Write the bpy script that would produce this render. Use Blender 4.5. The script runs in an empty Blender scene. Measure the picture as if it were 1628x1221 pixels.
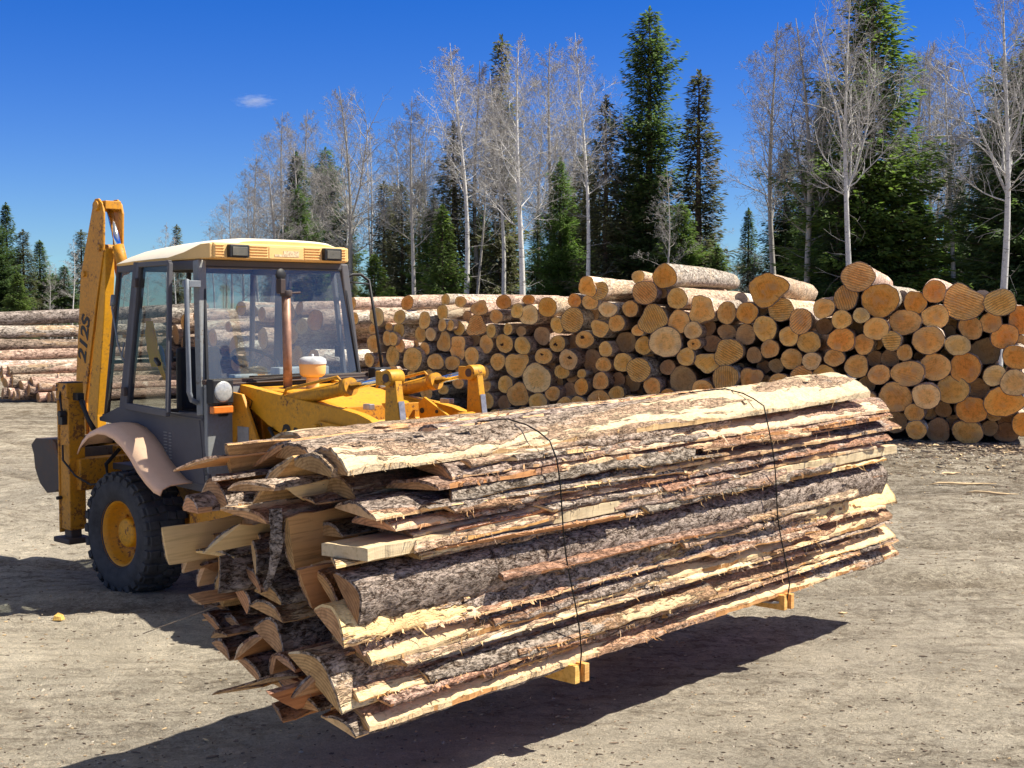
import bpy, math, random
import numpy as np
from mathutils import Vector, Matrix, Euler

# ---------------------------------------------------------------- scene, camera, light
S = bpy.context.scene
COL = S.collection
R = math.radians
S.render.engine = 'CYCLES'
S.cycles.use_denoising = True
S.cycles.max_bounces = 8
S.cycles.transparent_max_bounces = 12
S.view_settings.view_transform = 'Standard'
S.view_settings.look = 'None'
S.view_settings.gamma = 1.0
S.view_settings.exposure = 0.9

cd = bpy.data.cameras.new('camera')
cd.sensor_width = 36.0
cd.lens = 36.0 * 2100 / 1628
cd.clip_start = 0.1
cd.clip_end = 6000
cam = bpy.data.objects.new('camera', cd)
COL.objects.link(cam)
cam.location = (0, 0, 2.22)
cam.rotation_euler = (R(90 - 3.284), 0, 0)
S.camera = cam

SUN_DIR = Vector((0.73, 0.06, 1.0)).normalized()
SUN_EL = math.asin(SUN_DIR.z)
SUN_AZ = math.atan2(SUN_DIR.x, SUN_DIR.y)
world = bpy.data.worlds.new('World')
S.world = world
world.use_nodes = True
wt = world.node_tree
bg = wt.nodes['Background']
sky = wt.nodes.new('ShaderNodeTexSky')
sky.sky_type = 'NISHITA'
sky.sun_disc = False
sky.sun_elevation = SUN_EL
sky.sun_rotation = SUN_AZ
sky.altitude = 300
sky.air_density = 1.0
sky.dust_density = 0.0
sky.ozone_density = 6.0
hs = wt.nodes.new('ShaderNodeHueSaturation')
hs.inputs['Hue'].default_value = 0.524
hs.inputs['Saturation'].default_value = 1.39
hs.inputs['Value'].default_value = 1.34
wt.links.new(sky.outputs[0], hs.inputs['Color'])
hs2 = wt.nodes.new('ShaderNodeHueSaturation')      # added fill: unseen upper sky greyed and brightened to neutralise blue shade
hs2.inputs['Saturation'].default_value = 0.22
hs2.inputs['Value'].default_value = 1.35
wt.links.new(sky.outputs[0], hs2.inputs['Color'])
wtc = wt.nodes.new('ShaderNodeTexCoord')
wsp = wt.nodes.new('ShaderNodeSeparateXYZ')
wt.links.new(wtc.outputs['Generated'], wsp.inputs[0])
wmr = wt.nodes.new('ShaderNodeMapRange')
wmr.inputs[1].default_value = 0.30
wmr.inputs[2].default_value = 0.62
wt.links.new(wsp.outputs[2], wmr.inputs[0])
hzr = wt.nodes.new('ShaderNodeMapRange')
hzr.inputs[1].default_value = 0.0
hzr.inputs[2].default_value = 0.22
wt.links.new(wsp.outputs[2], hzr.inputs[0])
hzt = wt.nodes.new('ShaderNodeMix')
hzt.data_type = 'RGBA'
hzt.inputs[6].default_value = (0.50, 0.74, 1.0, 1)
hzt.inputs[7].default_value = (0.92, 0.97, 1.02, 1)
wt.links.new(hzr.outputs[0], hzt.inputs[0])
hzm = wt.nodes.new('ShaderNodeMix')
hzm.data_type = 'RGBA'
hzm.blend_type = 'MULTIPLY'
hzm.inputs[0].default_value = 1.0
wt.links.new(hs.outputs[0], hzm.inputs[6])
wt.links.new(hzt.outputs[2], hzm.inputs[7])
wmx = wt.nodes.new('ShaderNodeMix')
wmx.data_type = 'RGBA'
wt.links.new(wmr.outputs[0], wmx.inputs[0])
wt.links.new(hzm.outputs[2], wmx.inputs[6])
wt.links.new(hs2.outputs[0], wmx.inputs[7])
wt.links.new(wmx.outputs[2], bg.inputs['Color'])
bg.inputs['Strength'].default_value = 0.05
sl = bpy.data.lights.new('sun', 'SUN')
sl.energy = 4.8
sl.angle = R(0.5)
sl.color = (1.0, 0.93, 0.80)
sun = bpy.data.objects.new('sun', sl)
COL.objects.link(sun)
sun.rotation_euler = SUN_DIR.to_track_quat('Z', 'Y').to_euler()
sun.location = (30, 0, 40)

# ---------------------------------------------------------------- node helpers
def new_mat(name):
    m = bpy.data.materials.new(name)
    m.use_nodes = True
    nt = m.node_tree
    return m, nt, nt.nodes['Principled BSDF']

def nd(nt, t, ins=None, **pr):
    n = nt.nodes.new(t)
    for k, v in pr.items():
        setattr(n, k, v)
    for k, v in (ins or {}).items():
        s = n.inputs[k]
        if isinstance(v, bpy.types.NodeSocket):
            nt.links.new(v, s)
        else:
            s.default_value = v
    return n

def c4(c):
    return (c[0], c[1], c[2], 1.0)

def coords(nt, scale=(1, 1, 1), kind='Object', rnd=True):
    tc = nd(nt, 'ShaderNodeTexCoord')
    v = tc.outputs[kind]
    if rnd:
        oi = nd(nt, 'ShaderNodeObjectInfo')
        k = nd(nt, 'ShaderNodeMath', {0: oi.outputs['Random'], 1: 53.0}, operation='MULTIPLY')
        v = nd(nt, 'ShaderNodeVectorMath', {0: v, 1: k.outputs[0]}, operation='ADD').outputs[0]
    mp = nd(nt, 'ShaderNodeMapping', {'Vector': v, 'Scale': scale})
    return mp.outputs[0]

def noise(nt, vec, scale, detail=4.0, rough=0.6, dist=0.0):
    return nd(nt, 'ShaderNodeTexNoise', {'Vector': vec, 'Scale': scale, 'Detail': detail, 'Roughness': rough, 'Distortion': dist}).outputs[0]

def ramp(nt, fac, stops, interp='LINEAR'):
    n = nd(nt, 'ShaderNodeValToRGB', {'Fac': fac})
    cr = n.color_ramp
    cr.interpolation = interp
    while len(cr.elements) < len(stops):
        cr.elements.new(0.5)
    for e, (p, c) in zip(cr.elements, stops):
        e.position = p
        e.color = c4(c) if not isinstance(c, float) else (c, c, c, 1)
    return n.outputs[0]

def mixc(nt, fac, a, b, mode='MIX'):
    n = nd(nt, 'ShaderNodeMix', data_type='RGBA', blend_type=mode)
    for i, v in ((0, fac), (6, a), (7, b)):
        if isinstance(v, bpy.types.NodeSocket):
            nt.links.new(v, n.inputs[i])
        else:
            n.inputs[i].default_value = c4(v) if i else v
    return n.outputs[2]

def math2(nt, op, a, b=0.0, clamp=False):
    return nd(nt, 'ShaderNodeMath', {0: a, 1: b}, operation=op, use_clamp=clamp).outputs[0]

def bump(nt, bsdf, h, strength=0.5, dist=0.02):
    b = nd(nt, 'ShaderNodeBump', {'Height': h, 'Strength': strength, 'Distance': dist})
    nt.links.new(b.outputs[0], bsdf.inputs['Normal'])

def setc(nt, bsdf, col, rough=0.8, spec=0.3, metal=0.0):
    if isinstance(col, bpy.types.NodeSocket):
        nt.links.new(col, bsdf.inputs['Base Color'])
    else:
        bsdf.inputs['Base Color'].default_value = c4(col)
    if isinstance(rough, bpy.types.NodeSocket):
        nt.links.new(rough, bsdf.inputs['Roughness'])
    else:
        bsdf.inputs['Roughness'].default_value = rough
    bsdf.inputs['Specular IOR Level'].default_value = spec
    bsdf.inputs['Metallic'].default_value = metal

def rand_hsv(nt, col, hue=0.02, val=0.3):
    oi = nd(nt, 'ShaderNodeObjectInfo')
    r = oi.outputs['Random']
    v = nd(nt, 'ShaderNodeMapRange', {0: r, 3: 1 - val, 4: 1 + val}).outputs[0]
    r2 = math2(nt, 'FRACT', math2(nt, 'MULTIPLY', r, 17.31))
    h = nd(nt, 'ShaderNodeMapRange', {0: r2, 3: 0.5 - hue, 4: 0.5 + hue}).outputs[0]
    n = nd(nt, 'ShaderNodeHueSaturation', {'Hue': h, 'Value': v, 'Color': col})
    return n.outputs[0]

# ---------------------------------------------------------------- materials
MT = {}

def m_ground():
    m, nt, b = new_mat('dirt')
    v = coords(nt, rnd=False)
    big = noise(nt, v, 0.30, 5, 0.6)
    mid = noise(nt, v, 1.6, 6, 0.7, 0.4)
    f1 = noise(nt, coords(nt, (0.85, 1.0, 1.0), rnd=False), 6.0, 9, 0.76, 0.4)
    f2 = noise(nt, coords(nt, (0.8, 1.0, 1.0), rnd=False), 26.0, 6, 0.8, 0.7)
    fine = noise(nt, v, 95, 3, 0.7)
    base = ramp(nt, mid, [(0.35, (0.50, 0.455, 0.375)), (0.5, (0.60, 0.545, 0.45)), (0.65, (0.68, 0.62, 0.515))])
    # how much chewed-up bark lies about: more towards the pile, in drifts
    sep = nd(nt, 'ShaderNodeSeparateXYZ', {0: v})
    yy = nd(nt, 'ShaderNodeMapRange', {0: math2(nt, 'ADD', sep.outputs[1], math2(nt, 'MULTIPLY', sep.outputs[0], 0.6)), 1: 9.0, 2: 21.0}).outputs[0]
    zone = ramp(nt, math2(nt, 'ADD', noise(nt, coords(nt, (0.6, 1.6, 1), rnd=False), 0.55, 5, 0.65, 0.5), math2(nt, 'MULTIPLY', yy, 0.16)), [(0.40, 0.28), (0.62, 1.0)])
    d1 = ramp(nt, f1, [(0.40, 1.0), (0.47, 0.5), (0.54, 0.0)])
    d2 = ramp(nt, f2, [(0.41, 1.0), (0.48, 0.45), (0.54, 0.0)])
    dk = math2(nt, 'MULTIPLY', math2(nt, 'ADD', math2(nt, 'MULTIPLY', d1, 0.55), math2(nt, 'MULTIPLY', d2, 0.55), True), zone)
    base = mixc(nt, math2(nt, 'MULTIPLY', dk, 0.85), base, (0.125, 0.098, 0.07))
    l2 = ramp(nt, f2, [(0.54, 0.0), (0.62, 0.75)])
    base = mixc(nt, math2(nt, 'MULTIPLY', l2, 0.6), base, (0.70, 0.61, 0.47))
    # faint wheel tracks swinging past the pile
    trk = nd(nt, 'ShaderNodeTexWave', {'Vector': nd(nt, 'ShaderNodeMapping', {'Vector': v, 'Rotation': (0, 0, -0.35), 'Scale': (0.16, 1, 1)}).outputs[0], 'Scale': 1.9, 'Distortion': 4.0, 'Detail': 3.0, 'Detail Scale': 0.7, 'Detail Roughness': 0.6}, bands_direction='Y').outputs[1]
    tm = math2(nt, 'MULTIPLY', ramp(nt, trk, [(0.62, 0.0), (0.85, 1.0)]), ramp(nt, noise(nt, v, 0.35, 3, 0.5), [(0.42, 0.0), (0.58, 1.0)]))
    for (cx, cy, rr) in ((-3.0, 34.0, 22.6), (-3.0, 34.0, 24.3), (16.0, 40.0, 30.2), (16.0, 40.0, 31.9)):
        dd = nd(nt, 'ShaderNodeVectorMath', {0: nd(nt, 'ShaderNodeVectorMath', {0: v, 1: (cx, cy, 0.0)}, operation='SUBTRACT').outputs[0], 1: (1.0, 1.0, 0.0)}, operation='MULTIPLY').outputs[0]
        ln = nd(nt, 'ShaderNodeVectorMath', {0: dd}, operation='LENGTH').outputs['Value']
        near_ = ramp(nt, math2(nt, 'ABSOLUTE', math2(nt, 'ADD', math2(nt, 'SUBTRACT', ln, rr), math2(nt, 'MULTIPLY', math2(nt, 'SUBTRACT', f1, 0.5), 0.25))), [(0.10, 1.0), (0.24, 0.0)])
        base = mixc(nt, math2(nt, 'MULTIPLY', math2(nt, 'MULTIPLY', near_, ramp(nt, f2, [(0.42, 1.0), (0.58, 0.35)])), 0.55), base, (0.20, 0.165, 0.125))
    base = mixc(nt, math2(nt, 'MULTIPLY', math2(nt, 'MULTIPLY', tm, ramp(nt, f1, [(0.4, 1.0), (0.56, 0.4)])), 0.40), base, (0.17, 0.135, 0.10))
    patch = math2(nt, 'MULTIPLY', yy, ramp(nt, noise(nt, coords(nt, (0.5, 1.5, 1), rnd=False), 1.3, 6, 0.7), [(0.38, 0.15), (0.56, 1.0)]))
    base = mixc(nt, math2(nt, 'MULTIPLY', math2(nt, 'MULTIPLY', patch, ramp(nt, f1, [(0.44, 1.0), (0.58, 0.45)])), 0.95), base, (0.15, 0.118, 0.083))
    tone = ramp(nt, big, [(0.38, (0.80, 0.79, 0.78)), (0.62, (1.14, 1.12, 1.08))])
    base = mixc(nt, 1.0, base, tone, 'MULTIPLY')
    sp = ramp(nt, fine, [(0.36, (0.72, 0.70, 0.68)), (0.5, (1, 1, 1)), (0.64, (1.22, 1.2, 1.15))])
    base = mixc(nt, 0.7, base, sp, 'MULTIPLY')
    setc(nt, b, base, 0.95, 0.12)
    h = math2(nt, 'ADD', math2(nt, 'ADD', math2(nt, 'MULTIPLY', f1, 1.3), math2(nt, 'MULTIPLY', f2, 0.8)), math2(nt, 'MULTIPLY', fine, 0.15))
    bump(nt, b, h, 1.0, 0.06)
    return m

def m_bark(name, grey, dark, orange, pale, t_or, t_pale, axis='X', fl=1.0, edge=0.0):
    """flaky conifer bark; patches where it has come off show inner bark and sapwood"""
    m, nt, b = new_mat(name)
    sc = (0.45, 1, 1) if axis == 'X' else (1, 0.45, 1)
    v = coords(nt, sc)
    n0 = noise(nt, v, 30 * fl, 6, 0.8, 0.8)
    n2 = noise(nt, v, 95 * fl, 3, 0.7, 0.3)
    n1 = math2(nt, 'ADD', math2(nt, 'MULTIPLY', n0, 0.68), math2(nt, 'MULTIPLY', n2, 0.32))
    wv_ = nd(nt, 'ShaderNodeVectorMath', {0: nd(nt, 'ShaderNodeTexNoise', {'Vector': v, 'Scale': 22.0 * fl, 'Detail': 4.0}).outputs[1], 1: (0.09 / fl, 0.09 / fl, 0.09 / fl)}, operation='MULTIPLY').outputs[0]
    vor = nd(nt, 'ShaderNodeTexVoronoi', {'Vector': nd(nt, 'ShaderNodeVectorMath', {0: v, 1: wv_}, operation='ADD').outputs[0], 'Scale': 44.0 * fl}, feature='DISTANCE_TO_EDGE').outputs[0]
    crack = math2(nt, 'MULTIPLY', ramp(nt, vor, [(0.0, 1.0), (0.10, 0.3), (0.24, 0.0)]), ramp(nt, n0, [(0.40, 1.0), (0.58, 0.0)]))
    pl = (0.17, 1, 1) if axis == 'X' else (1, 0.30, 1)
    vp = coords(nt, pl)
    patch = noise(nt, vp, 3.0, 6, 0.68, 0.5)
    if edge:
        ey = math2(nt, 'ABSOLUTE', nd(nt, 'ShaderNodeSeparateXYZ', {0: nd(nt, 'ShaderNodeTexCoord').outputs['Object']}).outputs[1])
        patch = math2(nt, 'ADD', patch, nd(nt, 'ShaderNodeMapRange', {0: ey, 1: edge * 0.70, 2: edge * 1.25, 3: 0.0, 4: 0.105}).outputs[0])
    col = ramp(nt, n1, [(0.36, tuple(x * 0.55 for x in dark)), (0.44, dark), (0.50, grey), (0.60, tuple(min(1, x * 1.5) for x in grey))])
    col = mixc(nt, math2(nt, 'MULTIPLY', crack, 0.75), col, tuple(x * 0.35 for x in dark))
    fo = ramp(nt, patch, [(t_or, 0.0), (t_or + 0.03, 1.0)])
    oc = ramp(nt, n1, [(0.38, tuple(x * 0.4 for x in orange)), (0.5, orange), (0.62, tuple(min(1, x * 1.3) for x in orange))])
    col = mixc(nt, math2(nt, 'MULTIPLY', fo, 0.9), col, oc)
    fp = ramp(nt, patch, [(t_pale, 0.0), (t_pale + 0.02, 1.0)])
    pc = ramp(nt, n1, [(0.38, tuple(x * 0.62 for x in pale)), (0.5, pale)])
    col = mixc(nt, fp, col, pc)
    col = rand_hsv(nt, col, 0.012, 0.2)
    setc(nt, b, col, 0.9, 0.15)
    keep = math2(nt, 'SUBTRACT', 1.0, math2(nt, 'MULTIPLY', fp, 0.8))
    hh = math2(nt, 'MULTIPLY', math2(nt, 'ADD', n1, math2(nt, 'MULTIPLY', crack, -0.6)), keep)
    bump(nt, b, math2(nt, 'ADD', hh, math2(nt, 'MULTIPLY', fp, -0.8)), 1.0, 0.02)
    return m

def m_wood(name, light, dark, stain=0.5, axis=(0.05, 1, 1), saw=0.35):
    m, nt, b = new_mat(name)
    v = coords(nt, axis)
    g = noise(nt, v, 34, 5, 0.65, 0.6)
    big = noise(nt, coords(nt, (0.35, 1, 1)), 3.2, 5, 0.6)
    col = ramp(nt, g, [(0.28, dark), (0.5, light), (0.75, tuple(min(1, x * 1.12) for x in light))])
    st = ramp(nt, big, [(0.52, 0.0), (0.72, 1.0)])
    col = mixc(nt, math2(nt, 'MULTIPLY', st, stain), col, tuple(x * 0.42 for x in dark))
    wv = nd(nt, 'ShaderNodeTexWave', {'Vector': coords(nt), 'Scale': 26.0, 'Distortion': 3.0, 'Detail': 2.0}).outputs[1]
    if name == 'cut_wood_end':
        rv = nd(nt, 'ShaderNodeMapping', {'Vector': nd(nt, 'ShaderNodeTexCoord').outputs['Object'], 'Location': (0, 0.03, 0.14), 'Scale': (0.15, 1, 1)}).outputs[0]
        rg = nd(nt, 'ShaderNodeTexWave', {'Vector': rv, 'Scale': 22.0, 'Distortion': 1.5, 'Detail': 2.0}, wave_type='RINGS', rings_direction='X').outputs[1]
        col = mixc(nt, math2(nt, 'MULTIPLY', ramp(nt, rg, [(0.2, 1.0), (0.6, 0.0)]), 0.38), col, tuple(x * 0.5 for x in dark))
    col = rand_hsv(nt, col, 0.012, 0.22)
    setc(nt, b, col, 0.8, 0.2)
    bump(nt, b, math2(nt, 'ADD', g, math2(nt, 'MULTIPLY', wv, saw)), 0.45, 0.008)
    return m

def m_end(name, sap, heart, ridge=0.0, age=0.0):
    """sawn log end: rings about the pith, sapwood rim, checks, chainsaw ridges"""
    m, nt, b = new_mat(name)
    tc = nd(nt, 'ShaderNodeTexCoord')
    g = nd(nt, 'ShaderNodeVectorMath', {0: tc.outputs['UV'], 1: (0.5, 0.5, 0.0)}, operation='SUBTRACT').outputs[0]
    oi = nd(nt, 'ShaderNodeObjectInfo')
    rnd = oi.outputs['Random']
    wob = nd(nt, 'ShaderNodeTexNoise', {'Vector': nd(nt, 'ShaderNodeVectorMath', {0: g, 1: math2(nt, 'MULTIPLY', rnd, 41.0)}, operation='ADD').outputs[0], 'Scale': 3.5, 'Detail': 3.0})
    off = nd(nt, 'ShaderNodeVectorMath', {0: nd(nt, 'ShaderNodeVectorMath', {0: wob.outputs[1], 1: (0.5, 0.5, 0.5)}, operation='SUBTRACT').outputs[0], 1: (0.16, 0.16, 0.0)}, operation='MULTIPLY').outputs[0]
    gp = nd(nt, 'ShaderNodeVectorMath', {0: g, 1: off}, operation='ADD').outputs[0]
    rad = math2(nt, 'MULTIPLY', nd(nt, 'ShaderNodeVectorMath', {0: gp}, operation='LENGTH').outputs['Value'], 2.0)
    freq = nd(nt, 'ShaderNodeMapRange', {0: rnd, 3: 60.0, 4: 110.0}).outputs[0]
    ring = math2(nt, 'SINE', math2(nt, 'MULTIPLY', rad, freq))
    v = coords(nt)
    mott = noise(nt, v, 16, 5, 0.7)
    fin = noise(nt, v, 110, 2, 0.6)
    edge = ramp(nt, rad, [(0.50, 0.0), (0.72, 1.0)])
    col = mixc(nt, edge, heart, sap)
    col = mixc(nt, math2(nt, 'MULTIPLY', math2(nt, 'ADD', ring, 1.0), 0.07), col, tuple(x * 0.5 for x in heart))
    mm = ramp(nt, mott, [(0.36, (0.66, 0.60, 0.52)), (0.5, (1, 1, 1)), (0.64, (1.14, 1.1, 1.02))])
    col = mixc(nt, 0.75, col, mm, 'MULTIPLY')
    ff = ramp(nt, fin, [(0.3, (0.8, 0.78, 0.75)), (0.6, (1.05, 1.05, 1.05))])
    col = mixc(nt, 0.7, col, ff, 'MULTIPLY')
    # drying checks
    ang = nd(nt, 'ShaderNodeSeparateXYZ', {0: gp})
    at = math2(nt, 'ARCTAN2', ang.outputs[0], ang.outputs[1])
    chk = noise(nt, nd(nt, 'ShaderNodeCombineXYZ', {0: math2(nt, 'MULTIPLY', at, 2.2), 1: math2(nt, 'MULTIPLY', rnd, 91.0), 2: math2(nt, 'MULTIPLY', rad, 0.3)}).outputs[0], 3.0, 4, 0.8)
    chm = ramp(nt, chk, [(0.33, 1.0), (0.37, 0.0)])
    col = mixc(nt, math2(nt, 'MULTIPLY', chm, 0.55), col, (0.10, 0.05, 0.025))
    h = math2(nt, 'ADD', math2(nt, 'MULTIPLY', mott, 0.6), math2(nt, 'MULTIPLY', fin, 0.25))
    rot = nd(nt, 'ShaderNodeVectorRotate', {'Vector': v, 'Angle': math2(nt, 'MULTIPLY', rnd, 2.4)}, rotation_type='Y_AXIS').outputs[0]
    wv = nd(nt, 'ShaderNodeTexWave', {'Vector': rot, 'Scale': 8.0, 'Distortion': 3.5, 'Detail': 3.0, 'Detail Scale': 0.8}, wave_profile='SIN').outputs[1]
    if ridge > 0:
        col = mixc(nt, math2(nt, 'MULTIPLY', ramp(nt, wv, [(0.0, 1.0), (0.45, 0.0)]), ridge), col, (0.16, 0.07, 0.025))
        h = math2(nt, 'ADD', h, math2(nt, 'MULTIPLY', wv, 1.5 * ridge))
    else:
        wm = noise(nt, v, 5.0, 2, 0.5)
        h = math2(nt, 'ADD', h, math2(nt, 'MULTIPLY', wv, 0.10))
        col = mixc(nt, math2(nt, 'MULTIPLY', math2(nt, 'MULTIPLY', wv, ramp(nt, wm, [(0.48, 0.0), (0.6, 1.0)])), 0.16), col, (0.2, 0.1, 0.04))
    wth = ramp(nt, noise(nt, coords(nt), 4.0, 5, 0.7), [(0.52, 0.0), (0.66, 0.55)])
    col = mixc(nt, wth, col, (0.40, 0.27, 0.16))
    if age:
        col = mixc(nt, age, col, (0.30, 0.24, 0.19))
    col = rand_hsv(nt, col, 0.007, 0.16)
    setc(nt, b, col, 0.85, 0.15)
    bump(nt, b, h, 0.7, 0.02)
    return m

def m_paint(name, col, dirt=(0.16, 0.10, 0.05), rust=(0.14, 0.05, 0.02), t=0.62, rough=0.42, amount=0.8, var=0.18):
    m, nt, b = new_mat(name)
    v = coords(nt, rnd=False)
    n1 = noise(nt, v, 5.0, 6, 0.65)
    n2 = noise(nt, v, 38.0, 5, 0.7)
    base = mixc(nt, 1.0, col, ramp(nt, n1, [(0.3, (1 - var,) * 3), (0.7, (1 + var * 0.5,) * 3)]), 'MULTIPLY')
    msk = math2(nt, 'ADD', math2(nt, 'MULTIPLY', n1, 0.55), math2(nt, 'MULTIPLY', n2, 0.45))
    dm = ramp(nt, msk, [(t - 0.12, 0.0), (t + 0.06, 0.55)])
    base = mixc(nt, math2(nt, 'MULTIPLY', dm, amount), base, dirt)
    rm = ramp(nt, msk, [(t, 0.0), (t + 0.025, 1.0)])
    base = mixc(nt, math2(nt, 'MULTIPLY', rm, amount), base, rust)
    geo = nd(nt, 'ShaderNodeNewGeometry')
    ptn = ramp(nt, geo.outputs['Pointiness'], [(0.52, 0.0), (0.60, 1.0)])
    base = mixc(nt, math2(nt, 'MULTIPLY', math2(nt, 'MULTIPLY', ptn, n2), 0.7 * amount), base, rust)
    rg = nd(nt, 'ShaderNodeMapRange', {0: msk, 3: rough - 0.1, 4: rough + 0.35}).outputs[0]
    setc(nt, b, base, rg, 0.4)
    bump(nt, b, n2, 0.08, 0.006)
    return m

def m_simple(name, col, rough=0.6, metal=0.0, spec=0.4, var=0.25, sc=12.0, bmp=0.15):
    m, nt, b = new_mat(name)
    v = coords(nt, rnd=False)
    n1 = noise(nt, v, sc, 5, 0.65)
    base = mixc(nt, 1.0, col, ramp(nt, n1, [(0.3, (1 - var,) * 3), (0.7, (1 + var,) * 3)]), 'MULTIPLY')
    setc(nt, b, base, nd(nt, 'ShaderNodeMapRange', {0: n1, 3: max(0.02, rough - 0.12), 4: rough + 0.12}).outputs[0], spec, metal)
    if bmp:
        bump(nt, b, n1, bmp, 0.008)
    return m

def m_glass(name, dust, dustcol, tint, refl=1.0, gcol=(0.86, 0.86, 0.84)):
    m = bpy.data.materials.new(name)
    m.use_nodes = True
    nt = m.node_tree
    nt.nodes.clear()
    out = nd(nt, 'ShaderNodeOutputMaterial')
    v = coords(nt, rnd=False)
    n1 = noise(nt, coords(nt, (1, 1, 0.35), rnd=False), 3.0, 6, 0.65)
    tr = nd(nt, 'ShaderNodeBsdfTransparent', {'Color': c4(tint)})
    gl = nd(nt, 'ShaderNodeBsdfGlossy', {'Color': c4(gcol), 'Roughness': 0.06})
    fc = nd(nt, 'ShaderNodeLayerWeight', {'Blend': 0.5}).outputs['Facing']
    sch = math2(nt, 'ADD', math2(nt, 'MULTIPLY', math2(nt, 'POWER', fc, 5.0), 0.94), 0.06)   # both panes of the sheet, either side
    fac = math2(nt, 'MULTIPLY', sch, refl, True)
    a = nd(nt, 'ShaderNodeMixShader', {0: fac, 1: tr.outputs[0], 2: gl.outputs[0]})
    df = nd(nt, 'ShaderNodeBsdfDiffuse', {'Color': c4(dustcol)})
    tl = nd(nt, 'ShaderNodeBsdfTranslucent', {'Color': c4(dustcol)})
    dd = nd(nt, 'ShaderNodeMixShader', {0: 0.4, 1: df.outputs[0], 2: tl.outputs[0]})
    dm = ramp(nt, n1, [(0.3, dust * 0.45), (0.55, dust), (0.75, min(1.0, dust * 1.6))])
    fin = nd(nt, 'ShaderNodeMixShader', {0: dm, 1: a.outputs[0], 2: dd.outputs[0]})
    nt.links.new(fin.outputs[0], out.inputs['Surface'])
    return m

def m_birch(name, white, dark, thr=0.6):
    m, nt, b = new_mat(name)
    v = coords(nt, (1, 1, 1))
    band = noise(nt, coords(nt, (0.8, 0.8, 5.0)), 2.2, 5, 0.7, 0.3)
    big = noise(nt, coords(nt, (1, 1, 0.4)), 0.9, 3, 0.6)
    col = ramp(nt, noise(nt, v, 12, 4, 0.7), [(0.3, tuple(x * 0.75 for x in white)), (0.6, white)])
    col = mixc(nt, ramp(nt, band, [(thr, 0.0), (thr + 0.03, 0.9)]), col, dark)
    col = mixc(nt, ramp(nt, big, [(0.6, 0.0), (0.75, 0.5)]), col, dark)
    col = rand_hsv(nt, col, 0.01, 0.2)
    setc(nt, b, col, 0.8, 0.2)
    return m

def m_twig(name, c1, c2):
    m, nt, b = new_mat(name)
    n1 = noise(nt, coords(nt), 1.2, 3, 0.6)
    col = rand_hsv(nt, ramp(nt, n1, [(0.35, c1), (0.65, c2)]), 0.012, 0.22)
    setc(nt, b, col, 0.85, 0.15)
    return m

def m_needles(name, c1, c2):
    m, nt, b = new_mat(name)
    n1 = noise(nt, coords(nt), 0.9, 4, 0.65)
    n2 = noise(nt, coords(nt), 7.0, 2, 0.6)
    col = ramp(nt, math2(nt, 'ADD', math2(nt, 'MULTIPLY', n1, 0.6), math2(nt, 'MULTIPLY', n2, 0.4)), [(0.36, c1), (0.62, c2)])
    col = rand_hsv(nt, col, 0.015, 0.25)
    setc(nt, b, col, 0.6, 0.3)
    tl = nd(nt, 'ShaderNodeBsdfTranslucent', {'Color': mixc(nt, 1.0, col, (1.5, 1.7, 0.9), 'MULTIPLY')})
    mx = nd(nt, 'ShaderNodeMixShader', {0: 0.38, 1: b.outputs[0], 2: tl.outputs[0]})
    nt.links.new(mx.outputs[0], nt.nodes['Material Output'].inputs['Surface'])
    return m

MT['dirt'] = m_ground()
MT['bark_grey'] = m_bark('grey_bark', (0.40, 0.325, 0.265), (0.145, 0.10, 0.072), (0.50, 0.29, 0.165), (0.72, 0.52, 0.31), 0.55, 0.615, edge=0.10)
MT['bark_patchy'] = m_bark('peeling_bark', (0.45, 0.35, 0.275), (0.17, 0.11, 0.075), (0.58, 0.39, 0.26), (0.76, 0.59, 0.38), 0.47, 0.545, edge=0.13)
MT['bark_red'] = m_bark('red_inner_bark', (0.47, 0.32, 0.235), (0.18, 0.10, 0.065), (0.56, 0.32, 0.195), (0.74, 0.53, 0.31), 0.49, 0.595, edge=0.10)
MT['bark_plain'] = m_bark('whole_grey_bark', (0.40, 0.325, 0.265), (0.145, 0.10, 0.072), (0.50, 0.29, 0.165), (0.76, 0.57, 0.36), 0.66, 0.78)
MT['bark_rim'] = m_simple('dark_bark_rim', (0.16, 0.10, 0.07), 0.9)
MT['log_bark'] = m_bark('log_bark', (0.60, 0.46, 0.36), (0.30, 0.20, 0.145), (0.66, 0.46, 0.33), (0.78, 0.64, 0.49), 0.49, 0.58, 'Y', 0.55)
MT['log_bark_grey'] = m_bark('weathered_log_bark', (0.52, 0.45, 0.385), (0.22, 0.165, 0.13), (0.60, 0.47, 0.35), (0.72, 0.62, 0.50), 0.54, 0.60, 'Y', 0.55)
MT['log_bark_pale'] = m_bark('peeled_pale_bark', (0.70, 0.61, 0.53), (0.36, 0.27, 0.20), (0.66, 0.48, 0.36), (0.82, 0.76, 0.68), 0.50, 0.56, 'Y', 0.55)
MT['bark_far_grey'] = m_bark('grey_stack_bark', (0.38, 0.32, 0.275), (0.13, 0.10, 0.08), (0.46, 0.30, 0.19), (0.66, 0.52, 0.38), 0.56, 0.62, 'Y', 0.5)
MT['bark_far_brown'] = m_bark('brown_stack_bark', (0.34, 0.255, 0.20), (0.12, 0.085, 0.065), (0.42, 0.28, 0.18), (0.6, 0.46, 0.33), 0.58, 0.66, 'Y', 0.5)
MT['bark_far_red'] = m_bark('pinkish_stack_bark', (0.52, 0.355, 0.28), (0.24, 0.145, 0.11), (0.56, 0.38, 0.28), (0.68, 0.54, 0.43), 0.52, 0.62, 'Y', 0.5)
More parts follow.
